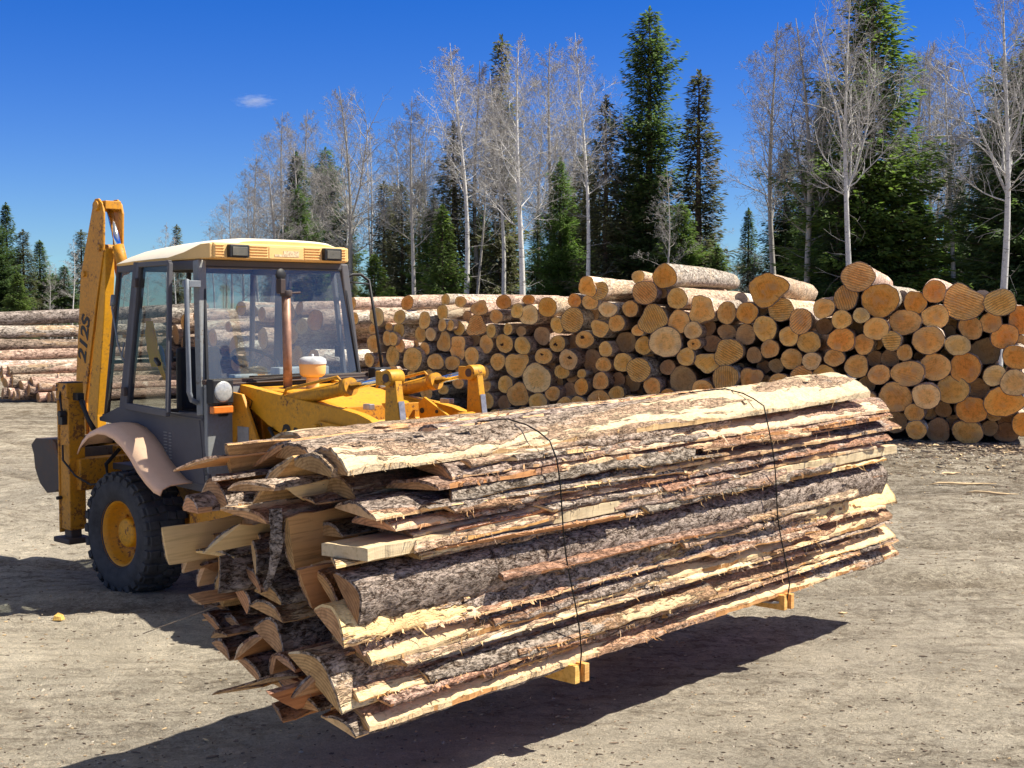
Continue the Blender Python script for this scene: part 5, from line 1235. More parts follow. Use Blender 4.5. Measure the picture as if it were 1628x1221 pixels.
    for k in range(3):
        a = 2 * math.pi * k / 3; m.tube([(0, 0, -0.02), (0.19 * math.cos(a), 0.19 * math.sin(a), 0)], 0.010, 6)
    m.tube([(0, 0, 0), (0, 0, -0.55)], 0.025, 8)
    o = part(m, 'steering_wheel', ['black'], LO, 0); o.location = (0.18, 0.0, 1.80); o.rotation_euler = (0, R(28), 0)
    m = MB(); m.box((0.42, -0.05, 1.50), (0.22, 1.1, 0.34)); part(m, 'dashboard', ['black'], LO, 0.03)
    m = MB(); m.box((0.50, 0.20, 1.71), (0.12, 0.50, 0.09)); m.box((0.52, -0.36, 1.69), (0.08, 0.22, 0.05)); part(m, 'dash_tray', ['cream'], LO, 0.01)
    m = MB(); m.box((-0.1, 0, 0.93), (1.4, 1.44, 0.05)); part(m, 'cab_floor', ['black'])
    # ---- headlamps with amber indicators
    for y, z in ((-0.70, 1.605), (0.87, 1.64)):
        m = MB(); m.box((0.70, y, z), (0.09, 0.185, 0.185)); m.box((0.66, y + (0.05 if y < 0 else -0.05), z - 0.12), (0.05, 0.08, 0.14))
        h = part(m, 'headlamp', ['black'], LO, 0.012)
        m = MB(); m.lathe([(0.078, 0.040), (0.078, 0.047), (0.066, 0.052), (0.040, 0.056), (0.0, 0.058)], (0.70, y, z), 'x', 28); sub(m, 'lens', ['lamp'], h)
        m = MB(); m.box((0.72, y, z - 0.135), (0.055, 0.175, 0.055)); sub(m, 'indicator', ['amber'], h, 0.008)
    # ---- grab rail, mirror arm
    m = MB(); m.tube([(0.50, -0.80, 2.40), (0.53, -0.86, 2.42), (0.545, -0.872, 2.36), (0.56, -0.872, 1.60), (0.56, -0.85, 1.54), (0.56, -0.80, 1.52)], 0.021, 10); m.box((0.50, -0.80, 2.40), (0.10, 0.10, 0.05)); part(m, 'grab_rail', ['alu'], LO, 0.006)
    m = MB(); m.tube([(0.44, 0.70, 2.46), (0.44, 0.80, 2.50), (0.46, 0.88, 2.50), (0.50, 0.93, 2.45), (0.56, 0.93, 2.2), (0.68, 0.91, 1.72)], 0.013, 8); m.tube([(0.46, 0.70, 2.44), (0.52, 0.92, 2.42)], 0.008, 6); part(m, 'mirror_arm', ['black'], LO, 0)
    m = MB(); m.tube([(-0.60, -0.80, 2.30), (-0.56, -0.84, 2.22), (-0.50, -0.83, 1.95), (-0.44, -0.82, 1.80)], 0.008, 6); m.tube([(-0.60, -0.80, 2.32), (-0.575, -0.825, 2.24)], 0.022, 8); m.tube([(-0.42, -0.82, 1.95), (-0.44, -0.83, 1.84), (-0.40, -0.83, 1.80)], 0.007, 6); part(m, 'rear_wiper', ['alu'], LO, 0)
    # ---- fender
    for sy in (-1, 1):
        prof = [(-0.735, 1.135), (-0.68, 1.20), (-0.56, 1.275), (-0.42, 1.315), (-0.30, 1.315), (-0.18, 1.29), (-0.06, 1.235), (0.05, 1.16), (0.16, 1.06), (0.27, 0.985), (0.38, 0.93), (0.46, 0.915)]
        vs = []; m = MB()
        for (x, z) in prof:
            for (y, dz, dx) in ((0.76, 0, 0), (0.86, 0.006, 0), (0.98, 0.0, 0), (1.05, -0.028, -0.004), (1.065, -0.075, -0.012)):
                vs.append((x + dx, sy * y, z + dz))
        m.v = vs
        for i in range(len(prof) - 1):
            for j in range(4):
                a = i * 5 + j; m.f.append((a, a + 5, a + 6, a + 1)); m.m.append(0); m.sm.append(True)
        o = m.build('fender', ['fender'], LO); fix_normals(o)
        sl_ = o.modifiers.new('shell', 'SOLIDIFY'); sl_.thickness = 0.012
    # ---- bonnet, exhaust stack, air cleaner
    m = MB(); m.prism([(0.62, 1.62), (1.25, 1.60), (1.75, 1.50), (1.95, 1.32), (1.98, 0.90), (0.62, 0.90)], 'y', -0.36, 0.42)
    bon = part(m, 'bonnet', ['yellow'], LO, 0.03); fix_normals(bon)
    m = MB(); m.lathe([(0.0, 0.001), (0.072, 0.003), (0.066, 0.0)], (0.85, -0.19, 1.612), 'z', 24); sub(m, 'exhaust_hole', ['black'], bon)
    m = MB(); m.tube([(0.85, -0.188, 1.5), (0.85, -0.192, 1.9), (0.85, -0.198, 2.33)], 0.034, 20)
    ex = part(m, 'exhaust_pipe', ['rust'], LO, 0)
    m = MB(); m.tube([(0.85, -0.198, 2.31), (0.85, -0.198, 2.355)], 0.046, 18); m.box((0.85, -0.245, 2.385), (0.06, 0.045, 0.11)); m.tube([(0.85, -0.16, 2.335), (0.85, -0.06, 2.34)], 0.008, 6)
    sub(m, 'clamp', ['steel_dark'], ex, 0.006)
    m = MB(); m.lathe([(0.0, -0.006), (0.045, -0.006), (0.048, 0.0), (0.045, 0.006), (0.0, 0.006)], (0.84, -0.238, 2.472), 'x', 20); m.beam((0.84, -0.24, 2.40), (0.84, -0.238, 2.45), 0.014, 0.014)
    sub(m, 'rain_cap', ['black'], ex)
    m = MB(); m.lathe([(0.0, 1.665), (0.070, 1.668), (0.090, 1.682), (0.098, 1.695), (0.102, 1.765), (0.102, 1.772)], (0.95, -0.03, 0.028), 'z', 36); m.lathe([(0.050, 1.50), (0.050, 1.665)], (0.95, -0.03, 0.028), 'z', 24)
    ac = part(m, 'air_cleaner', ['visor'], LO, 0)
    m = MB(); m.lathe([(0.107, 1.768), (0.107, 1.786), (0.098, 1.808), (0.070, 1.822), (0.0, 1.826)], (0.95, -0.03, 0.028), 'z', 36); m.lathe([(0.011, 1.820), (0.011, 1.842), (0, 1.844)], (0.95, -0.03, 0.028), 'z', 10); sub(m, 'cap', ['cream'], ac)
    # ---- loader: towers, arms, bell cranks, tilt rams
    for sy in (-1, 1):
        y0 = sy * 0.45
        m = MB(); m.prism([(0.575, 1.60), (0.78, 1.58), (1.10, 1.02), (1.10, 0.80), (0.55, 0.80), (0.545, 1.0)], 'y', y0 + sy * 0.085, y0 + sy * 0.115)
        m.prism([(0.575, 1.60), (0.72, 1.58), (0.82, 1.02), (0.82, 0.80), (0.55, 0.80), (0.545, 1.0)], 'y', y0 - sy * 0.105, y0 - sy * 0.075)
        m.box((0.56, y0, 1.20), (0.03, 0.18, 0.75))
        tw = part(m, 'loader_tower', ['yellow_dirty'], LO, 0.006); fix_normals(tw)
        m = MB(); m.tube([(0.585, y0 - 0.16, 1.565), (0.585, y0 + 0.16, 1.565)], 0.05, 18); m.tube([(0.585, y0 - 0.175, 1.565), (0.585, y0 + 0.175, 1.565)], 0.03, 12); sub(m, 'pivot_pin', ['yellow'], tw)
        if sy < 0:
            m = MB(); m.box((0.80, y0 - 0.1175, 1.24), (0.14, 0.003, 0.20)); sub(m, 'grey_patch', ['paper'], tw)
        arm = [(0.54, 1.545), (0.575, 1.625), (0.66, 1.645), (1.00, 1.605), (1.50, 1.552), (1.86, 1.520), (2.02, 1.496), (2.14, 1.462), (2.24, 1.405), (2.34, 1.30), (2.52, 1.02), (2.74, 0.62), (2.70, 0.50), (2.55, 0.48), (2.34, 0.80), (2.12, 1.08), (1.95, 1.20), (1.6, 1.24), (1.25, 1.27), (1.0, 1.36), (0.80, 1.46), (0.60, 1.50)]
        m = MB(); m.prism(arm, 'y', y0 - 0.04, y0 + 0.04)
        a = part(m, 'loader_arm', ['yellow'], LO, 0.006); fix_normals(a)
        # stiffening lug with pin on the outer flank
        m = MB(); m.prism([(1.60, 1.39), (1.62, 1.43), (1.95, 1.40), (2.05, 1.41), (2.10, 1.20), (1.62, 1.22)], 'y', y0 + sy * 0.041, y0 + sy * 0.075); m.tube([(1.62, y0 + sy * 0.03, 1.375), (1.62, y0 + sy * 0.11, 1.375)], 0.035, 16)
        q = sub(m, 'lug', ['yellow'], a, 0.004)
        if sy < 0:
            yy = y0 - 0.042
            tilt = math.atan2(-0.10, 0.34)
            def plate(x, z, L, h, mat, nm, off=0.0):
                m = MB(); ct, st = math.cos(-0.40), math.sin(-0.40)
                M = Matrix(((ct, 0, -st), (0, 1, 0), (st, 0, ct)))
                m.box((x, yy - off, z), (L, 0.002, h), M); return sub(m, nm, [mat], a)
            plate(0.735, 1.530, 0.150, 0.064, 'decal', 'warning_plate'); plate(0.735, 1.530, 0.138, 0.052, 'yellow', 'warning_plate', 0.0015)
            for k in range(3): plate(0.75, 1.545 - k * 0.015, 0.07 - 0.02 * (k == 2), 0.004, 'decal', 'plate_text', 0.003)
            plate(0.720, 1.462, 0.175, 0.036, 'decal', 'black_plate'); plate(0.730, 1.462, 0.10, 0.007, 'yellow', 'plate_text', 0.0015); plate(0.660, 1.485, 0.012, 0.012, 'alu', 'plate_text', 0.0015); plate(0.712, 1.438, 0.175, 0.006, 'decal', 'black_plate')
            text_mesh('212S', 0.17, 'decal', 0.001, a, (1.15, yy - 0.001, 1.265), (R(90), R(10), 0), 0.2, 0.010, 'lettering', 1.1)
        # bell crank post
        xf = 2.34 if sy < 0 else 2.22
        m = MB(); m.prism([(xf - 0.040, 1.795), (xf + 0.035, 1.795), (xf + 0.050, 1.72), (xf + 0.105, 1.36), (xf + 0.16, 1.0), (xf + 0.0, 1.0), (xf - 0.065, 1.34), (xf - 0.050, 1.72)], 'y', y0 - 0.028, y0 + 0.034)
        bc = part(m, 'bell_crank', ['yellow'], LO, 0.006); fix_normals(bc)
        m = MB(); m.tube([(xf - 0.005, y0 - 0.062, 1.755), (xf - 0.005, y0 + 0.062, 1.755)], 0.056, 22); m.box((xf - 0.06, y0 - 0.045, 1.752), (0.11, 0.03, 0.095)); sub(m, 'boss', ['yellow'], bc, 0.006)
        m = MB(); m.tube([(xf - 0.005, y0 - 0.068, 1.755), (xf - 0.005, y0 + 0.066, 1.755)], 0.030, 14); sub(m, 'pin', ['steel_dark'], bc)
        m = MB(); m.beam((xf + 0.074, y0 + 0.003, 1.60), (xf + 0.103, y0 + 0.003, 1.40), 0.050, 0.004, (1, 0, 0.2)); sub(m, 'worn_edge', ['steel_worn'], bc)
        # tilt ram: barrel, gland, chrome rod, hose pipe
        yr = y0 + 0.02
        A = Vector((1.02, yr, 1.515)); Bp = Vector((xf - 0.05, yr, 1.755)); D = (Bp - A)
        m = MB(); m.tube([A, A + D * 0.66], 0.052, 20); m.tube([A + D * 0.63, A + D * 0.68], 0.064, 20)
        m.tube([A + D * 0.10 + Vector((0, -0.02, 0.05)), A + D * 0.12 + Vector((0, -0.02, 0.085)), A + D * 0.58 + Vector((0, -0.02, 0.085)), A + D * 0.61 + Vector((0, -0.02, 0.05))], 0.011, 8)
        ram = part(m, 'tilt_ram', ['yellow'], LO, 0)
        m = MB(); m.tube([A + D * 0.66, Bp], 0.027, 18); sub(m, 'rod', ['chrome'], ram)
        # lift ram under the arm
        m = MB(); m.tube([(0.9, y0 + sy * -0.06, 0.95), (1.5, y0 + sy * -0.06, 1.10)], 0.05, 16); m.tube([(1.5, y0 + sy * -0.06, 1.10), (1.95, y0 + sy * -0.06, 1.22)], 0.026, 12); part(m, 'lift_ram', ['yellow_dirty'], LO, 0)
    m = MB(); m.tube([(2.28, -0.42, 1.405), (2.28, 0.36, 1.405)], 0.058, 22); m.tube([(2.28, 0.20, 1.405), (2.28, 0.36, 1.405)], 0.075, 20); part(m, 'cross_tube', ['yellow'], LO, 0)
    m = MB(); m.prism([(1.86, 1.53), (1.92, 1.575), (2.28, 1.40), (2.30, 1.34), (2.05, 1.34), (1.88, 1.37)], 'y', 0.22, 0.245)
    m2 = MB(); m2.prism([(2.02, 1.56), (2.07, 1.565), (2.24, 1.42), (2.18, 1.40)], 'y', -0.28, -0.255)
    o = part(m2, 'bracket', ['yellow'], LO, 0.004); fix_normals(o)
    o = part(m, 'bracket', ['yellow'], LO, 0.004); fix_normals(o)
    m = MB(); m.tube([(1.905, 0.212, 1.475), (1.905, 0.255, 1.475)], 0.020, 12); m.tube([(2.06, 0.212, 1.475), (2.06, 0.255, 1.475)], 0.013, 10); sub(m, 'hole', ['black'], o)
    m = MB(); m.box((1.82, 0.0, 1.46), (0.03, 0.86, 0.14)); part(m, 'tie_plate', ['yellow_dirty'], LO, 0.004)
    m = MB(); m.box((1.80, 0, 1.44), (0.03, 0.84, 0.035)); part(m, 'slot', ['black'], LO, 0)
    m = MB(); m.box((2.02, 0.36, 1.545), (0.10, 0.05, 0.035)); m.box((1.96, -0.34, 1.535), (0.07, 0.05, 0.04)); part(m, 'steel_block', ['steel_worn'], LO, 0.004)
    # fork carriage and forks under the bundle
    m = MB()
    for z in (0.62, 1.12): m.beam((2.86, -0.85, z), (2.86, 0.85, z), 0.07, 0.12)
    for y in (-0.82, -0.45, 0.45, 0.82): m.box((2.86, y, 0.87), (0.06, 0.07, 0.62))
    for y in (-0.45, 0.45): m.beam((2.60, y, 0.62), (2.86, y, 0.72), 0.10, 0.10); m.beam((2.40, y, 1.12), (2.86, y, 1.05), 0.08, 0.08)
    part(m, 'fork_carriage', ['yellow_dirty'], LO, 0.006)
    for y, xt in ((-0.655, 4.56), (0.635, 4.66)):
        m = MB(); m.box((2.93, y, 0.80), (0.045, 0.11, 0.78))
        z0 = 0.36; 
        m.prism([(2.92, y - 0.06), (xt - 0.16, y - 0.06), (xt - 0.03, y - 0.035), (xt, y), (xt - 0.03, y + 0.035), (xt - 0.16, y + 0.06), (2.92, y + 0.06)], 'z', z0 + 0.045, z0 + 0.058)
        m.prism([(2.92, y - 0.058), (xt - 0.5, y - 0.058), (xt - 0.5, y + 0.058), (2.92, y + 0.058)], 'z', z0 + 0.02, z0 + 0.045)
        part(m, 'fork', ['steel_worn'], LO, 0.003)
    m = MB(); g = random.Random(8)
    for (pts, r) in (([(0.66, -0.50, 1.55), (0.70, -0.46, 1.3), (0.64, -0.50, 1.0)], 0.022), ([(0.68, -0.44, 1.50), (0.74, -0.40, 1.25), (0.70, -0.42, 0.95)], 0.020), ([(0.70, -0.55, 1.05), (0.76, -0.60, 1.12), (0.90, -0.58, 1.05), (0.96, -0.52, 0.9)], 0.016), ([(1.0, -0.36, 1.30), (1.06, -0.52, 1.34), (1.14, -0.5, 1.22), (1.12, -0.4, 1.05)], 0.016)):
        m.tube(pts, r, 8)
    part(m, 'hose', ['black'], LO, 0)
    # ---- backhoe at the rear
    m = MB(); m.box((-1.02, 0, 0.86), (0.14, 1.85, 0.26)); m.box((-0.85, 0, 0.75), (0.3, 0.9, 0.35)); m.box((-1.22, -0.35, 0.88), (0.30, 0.32, 0.36)); part(m, 'rear_frame', ['yellow_dirty'], LO, 0.01)
    for sy in (-1, 1):
        y0 = sy * 0.915
        m = MB(); m.box((-1.10, y0, 0.96), (0.15, 0.13, 1.12)); m.box((-1.185, y0, 0.92), (0.025, 0.15, 1.10)); m.box((-1.02, y0, 0.96), (0.02, 0.145, 1.06))
        st = part(m, 'stabilizer_leg', ['yellow_dirty'], LO, 0.008)
        m = MB(); m.box((-1.10, y0, 0.355), (0.11, 0.10, 0.12)); m.box((-1.10, y0, 0.315), (0.26, 0.22, 0.045)); sub(m, 'foot', ['steel_dark'], st, 0.01)
        m = MB(); m.box((-1.10, y0 - 0.01, 1.545), (0.18, 0.15, 0.13)); cp = sub(m, 'cap', ['yellow_dirty'], st, 0.006)
        if sy < 0:
            m = MB()
            m.tube([(-1.12, y0 - 0.075, 1.55), (-1.10, y0 - 0.095, 1.50), (-1.09, y0 - 0.09, 1.40), (-1.09, y0 - 0.08, 1.36)], 0.010, 6)
            m.tube([(-1.10, y0 - 0.08, 1.10), (-1.06, y0 - 0.10, 0.98), (-0.94, y0 - 0.06, 0.86), (-0.75, y0 - 0.03, 0.80), (-0.55, y0, 0.84)], 0.009, 6)
            m.tube([(-0.99, y0 + 0.02, 1.50), (-0.93, y0 + 0.0, 1.46), (-0.90, y0 + 0.04, 1.32), (-0.84, y0 + 0.06, 1.24)], 0.018, 8)
            m.tube([(-0.99, y0 + 0.05, 1.46), (-0.95, y0 + 0.03, 1.42), (-0.93, y0 + 0.06, 1.30), (-0.88, y0 + 0.08, 1.22)], 0.016, 8)
            m.tube([(-0.52, y0 + 0.1, 1.10), (-0.56, y0 + 0.0, 0.98), (-0.50, y0 - 0.02, 0.86), (-0.42, y0 + 0.1, 0.88)], 0.016, 8)
            sub(m, 'hose', ['black'], st)
            m = MB(); m.box((-0.985, y0, 1.50), (0.10, 0.06, 0.06)); m.box((-1.08, y0 - 0.085, 1.32), (0.07, 0.05, 0.10)); m.tube([(-1.06, y0 - 0.07, 1.36), (-1.06, y0 - 0.13, 1.36)], 0.028, 10); m.box((-1.10, y0 + 0.0, 1.613), (0.16, 0.14, 0.008)); m.tube([(-1.16, y0 - 0.06, 0.66), (-1.16, y0 - 0.11, 0.66)], 0.016, 8)
            sub(m, 'valve', ['black'], st, 0.004)
            m = MB(); 
            for (x, z) in ((-1.165, 1.585), (-1.165, 1.555), (-1.04, 1.585), (-1.06, 1.57)): m.tube([(x, y0 - 0.07, z), (x, y0 - 0.092, z)], 0.012, 8)
            sub(m, 'bolt', ['steel_dark'], st)
    # boom folded upright, side plates open at the top around the ram
    yb0, yb1 = -0.42, -0.22
    side = [(-1.565, 3.13), (-1.535, 3.165), (-1.48, 3.165), (-1.42, 3.12), (-1.395, 3.04), (-1.41, 2.71), (-1.55, 2.24), (-1.77, 1.38), (-1.74, 0.90), (-1.93, 0.90), (-1.94, 1.38), (-1.80, 2.50), (-1.66, 2.88)]
    m = MB()
    m.prism(side, 'y', yb0, yb0 + 0.02)
    m.prism([(-1.565, 3.13), (-1.535, 3.165), (-1.48, 3.165), (-1.42, 3.12), (-1.395, 3.04), (-1.42, 2.50), (-1.50, 2.44), (-1.56, 2.60)], 'y', yb1 - 0.02, yb1)
    bm_ = part(m, 'boom', ['yellow_dirty'], LO, 0.005); fix_normals(bm_)
    m = MB(); web = [(-1.43, 2.66), (-1.565, 2.24), (-1.785, 1.38), (-1.76, 0.92), (-1.90, 0.92), (-1.92, 1.38), (-1.78, 2.50), (-1.64, 2.88), (-1.60, 2.7)]
    m.prism(web, 'y', yb0 + 0.02, yb0 + 0.10); o = sub(m, 'web', ['yellow_dirty'], bm_); fix_normals(o)
    m = MB()
    for (x, z, r_) in ((-1.50, 3.10, 0.045), (-1.47, 2.74, 0.032), (-1.735, 2.52, 0.028)): m.tube([(x, yb0 - 0.02, z), (x, yb1 + 0.02, z)], r_, 18)
    m.box((-1.45, (yb0 + yb1) / 2, 3.11), (0.10, 0.15, 0.07))
    sub(m, 'pin', ['yellow_dirty'], bm_, 0.004)
    m = MB(); m.tube([(-1.46, -0.32, 3.06), (-1.28, -0.32, 2.62)], 0.030, 16)
    sub(m, 'ram_rod', ['chrome'], bm_)
    m = MB(); m.tube([(-1.335, -0.32, 2.755), (-1.30, -0.32, 2.67), (-1.24, -0.32, 2.52)], 0.050, 16); sub(m, 'ram_barrel', ['yellow_dirty'], bm_)
    dip = [(-1.40, 2.735), (-1.40, 2.49), (-1.435, 2.17), (-1.58, 1.29), (-1.58, 0.95), (-1.70, 0.95), (-1.735, 1.38), (-1.54, 2.24), (-1.43, 2.66)]
    m = MB(); m.prism(dip, 'y', yb0 + 0.012, yb0 + 0.10); o = part(m, 'dipper_arm', ['yellow'], LO, 0.006); fix_normals(o)
    ang = math.atan2(2.32 - 1.45, -1.60 + 1.80)
    text_mesh('212S', 0.185, 'decal', 0.001, bm_, (-1.745, yb0 - 0.002, 1.735), (R(90), -ang, 0), 0.18, 0.006, 'lettering', 1.12)
    # bucket
    prof = [(-1.28, 1.10), (-1.34, 1.13), (-1.62, 1.12), (-1.70, 1.06), (-1.66, 0.98), (-1.64, 0.86), (-1.56, 0.74), (-1.44, 0.67), (-1.30, 0.69), (-1.16, 0.76)]
    m = MB(); n = len(prof)
    ys = (-0.95, -0.10)
    m.v = [(x, y, z) for y in ys for (x, z) in prof]
    for i in range(n - 1):
        m.f.append((i, i + 1, n + i + 1, n + i)); m.m.append(0); m.sm.append(False)
    o = m.build('bucket', ['bucket'], LO); fix_normals(o)
    sl_ = o.modifiers.new('shell', 'SOLIDIFY'); sl_.thickness = 0.02
    for y in ys:
        m = MB(); m.prism(prof, 'y', y - 0.012, y + 0.012); s_ = sub(m, 'side_plate', ['steel_dark'], o, 0.004); fix_normals(s_)
    m = MB(); m.beam((-1.14, -0.95, 0.77), (-1.24, -0.95, 1.06), 0.02, 0.02)
    m.prism([(-0.95, 0.76), (-0.10, 0.76), (-0.10, 1.06), (-0.95, 1.06)], 'x', -1.175, -1.155); sub(m, 'front_plate', ['bucket'], o)
build_machine()

# cloth hanging inside the door window
def build_rag():
    m = MB(); g = random.Random(3)
    M = Matrix.Translation(LO.location) @ Matrix.Rotation(R(-43), 4, 'Z')
    def strip(pts, w, mi):
        n = len(pts); o = len(m.v)
        for i, p in enumerate(pts):
            t = i / (n - 1); ww = w * (0.35 + 0.9 * math.sin(math.pi * min(1, t * 0.8 + 0.15))) 
            for s in (-1, 0, 1):
                m.v.append(tuple(M @ Vector((p[0] + s * ww, p[1] + (0.02 if s == 0 else 0) + g.uniform(-.006, .006), p[2]))))
        for i in range(n - 1):
            for s in range(2):
                a = o + i * 3 + s; m.f.append((a, a + 1, a + 4, a + 3)); m.m.append(mi); m.sm.append(True)
    def lerp(a, b, n): return [tuple(a[k] + (b[k] - a[k]) * i / n for k in range(3)) for i in range(n + 1)]
    strip(lerp((-0.235, -0.70, 2.12), (-0.185, -0.70, 1.76), 8), 0.062, 0)
    strip(lerp((-0.215, -0.715, 2.06), (-0.02, -0.715, 1.66), 8), 0.034, 0)
    strip(lerp((-0.10, -0.70, 1.93), (-0.02, -0.70, 1.76), 5), 0.022, 1)
    o = m.build('rag', ['rag_y', 'rag_b'])
    so = o.modifiers.new('thick', 'SOLIDIFY'); so.thickness = 0.006
    tag(o, 'yellow and blue cloth hanging inside the cab side window', 'cloth')
build_rag()

# ---------------------------------------------------------------- trees
def tube_np(V, F, Mi, pts, rads, n, mi):
    """append a tapering tube"""
    o = len(V)
    L = len(pts)
    for i, p in enumerate(pts):
        a = pts[max(i - 1, 0)]; b = pts[min(i + 1, L - 1)]
        d = Vector((b[0] - a[0], b[1] - a[1], b[2] - a[2])).normalized()
        ref = Vector((0, 0, 1)) if abs(d.z) < 0.85 else Vector((1, 0, 0))
        x = d.cross(ref).normalized(); y = d.cross(x)
        for k in range(n):
            t = 2 * math.pi * k / n
            V.append((p[0] + (x.x * math.cos(t) + y.x * math.sin(t)) * rads[i], p[1] + (x.y * math.cos(t) + y.y * math.sin(t)) * rads[i], p[2] + (x.z * math.cos(t) + y.z * math.sin(t)) * rads[i]))
    for i in range(L - 1):
        for k in range(n):
            F.append((o + i * n + k, o + i * n + (k + 1) % n, o + (i + 1) * n + (k + 1) % n, o + (i + 1) * n + k)); Mi.append(mi)

def mk_mesh(name, V, F, Mi, mats, smooth=True):
    me = bpy.data.meshes.new(name)
    me.from_pydata(V, [], F)
    for q in mats: me.materials.append(MT[q])
    me.polygons.foreach_set('material_index', Mi)
    me.polygons.foreach_set('use_smooth', [smooth] * len(F))
    me.update()
    return me

def aspen_meshes(seed, H, r0, crown0, spread, lean=0.0, bark='aspen', dens=1.0, fork=0):
    """bare aspen / birch: trunk mesh and crown mesh (limbs, branchlets, twigs, buds)"""
    g = random.Random(seed)
    V = []; F = []; Mi = []
    n = 13; tp = []; x = y = 0.0
    ph = g.uniform(0, 6)
    for i in range(n):
        t = i / (n - 1)
        tp.append((lean * t * H * (0.6 + 0.4 * t) + 0.012 * H * math.sin(t * 5 + ph), 0.012 * H * math.sin(t * 4.2 + ph * 2), t * H * 0.96))
    tr = [max(0.012, r0 * (1 - t / (n - 1) * 0.93) ** 0.9 * (1.15 if t == 0 else 1)) for t in range(n)]
    tube_np(V, F, Mi, tp, tr, 10, 0)
    trunk = mk_mesh('trunk', V, F, Mi, [bark])
    V = []; F = []; Mi = []
    def at(t):
        f = t * (n - 1); i = min(n - 2, int(f)); f -= i
        return tuple(tp[i][k] * (1 - f) + tp[i + 1][k] * f for k in range(3)), tr[i] * (1 - f) + tr[i + 1] * f
    def grow(p, d, L, r, lev):
        ns = (6, 4, 3, 2)[lev]
        pts = [p]; rs = [r]; cur = Vector(p); dd = Vector(d)
        kids = []
        for i in range(ns):
            j = 0.22 if lev == 0 else 0.30
            dd = (dd + Vector((g.uniform(-j, j), g.uniform(-j, j), g.uniform(-j, j) + (0.12 if lev < 2 else 0.05)))).normalized()
            cur = cur + dd * (L / ns)
            pts.append(tuple(cur)); rs.append(max(0.0036, r * (1 - (i + 1) / ns * 0.85)))
            if lev < 3:
                m = (2, 2, 1)[lev] if i or lev else 1
                for q in range(m):
                    if g.random() < (0.92, 0.85, 0.8)[lev] * dens: kids.append((tuple(cur - dd * (L / ns) * g.random()), Vector(dd), 1 - i / ns * 0.45))
        tube_np(V, F, Mi, pts, rs, (5, 4, 3, 3)[lev], 1 if lev >= 2 else 0)
        if lev >= 2:
            for q in range(int(g.random() < 0.45)):
                e = Vector(pts[-1 if q == 0 else -2]); s = 0.024
                a = Vector((g.uniform(-1, 1), g.uniform(-1, 1), g.uniform(-1, 1))).normalized() * s; b = Vector((g.uniform(-1, 1), g.uniform(-1, 1), -1)).normalized() * s * 1.7
                o = len(V); V.extend([tuple(e), tuple(e + a * 0.5 + b * 0.5), tuple(e + b), tuple(e - a * 0.5 + b * 0.5)]); F.append((o, o + 1, o + 2, o + 3)); Mi.append(2)
        for (pp, bd, sc) in kids:
            ax = Vector((g.uniform(-1, 1), g.uniform(-1, 1), g.uniform(-1, 1))).normalized()
            side = bd.cross(ax)
            if side.length < 0.1: continue
            nd_ = (bd * g.uniform(0.5, 0.95) + side.normalized() * g.uniform(0.5, 0.95)).normalized()
            grow(pp, nd_, L * sc * g.uniform(0.40, 0.60), max(0.0046, r * 0.42), lev + 1)
    nb = int(23 * dens)
    for k in range(nb):
        t = crown0 + (0.96 - crown0) * ((k + g.random() * 0.6) / nb)
        p, r = at(t)
        u = (t - crown0) / (1 - crown0)
        a = k * 2.4 + g.uniform(-0.5, 0.5)
        up = 0.45 + 0.75 * u
        d = Vector((math.cos(a), math.sin(a), up)).normalized()
        L = spread * H * (0.45 + 0.85 * math.sin(math.pi * min(1, u * 0.8 + 0.22))) * g.uniform(0.75, 1.15) * (1.0 - 0.62 * u)
        grow(p, d, L, max(0.010, r * 0.33), 0)
    for k in range(fork):   # heavy rising forks
        t = g.uniform(0.42, 0.6); p, r = at(t); a = g.uniform(0, 6.28)
        grow(p, Vector((math.cos(a) * 0.5, math.sin(a) * 0.5, 0.9)).normalized(), H * g.uniform(0.3, 0.42), r * 0.66, 0)
    for k in range(5):      # dead stubs below the crown
        p, r = at(g.uniform(0.22, crown0)); a = g.uniform(0, 6.28)
        d = Vector((math.cos(a), math.sin(a), g.uniform(-0.3, 0.35)))
        grow(p, d.normalized(), g.uniform(0.5, 1.6), 0.016, 2)
    crown = mk_mesh('crown', V, F, Mi, [bark, 'twig', 'bud'])
    return trunk, crown

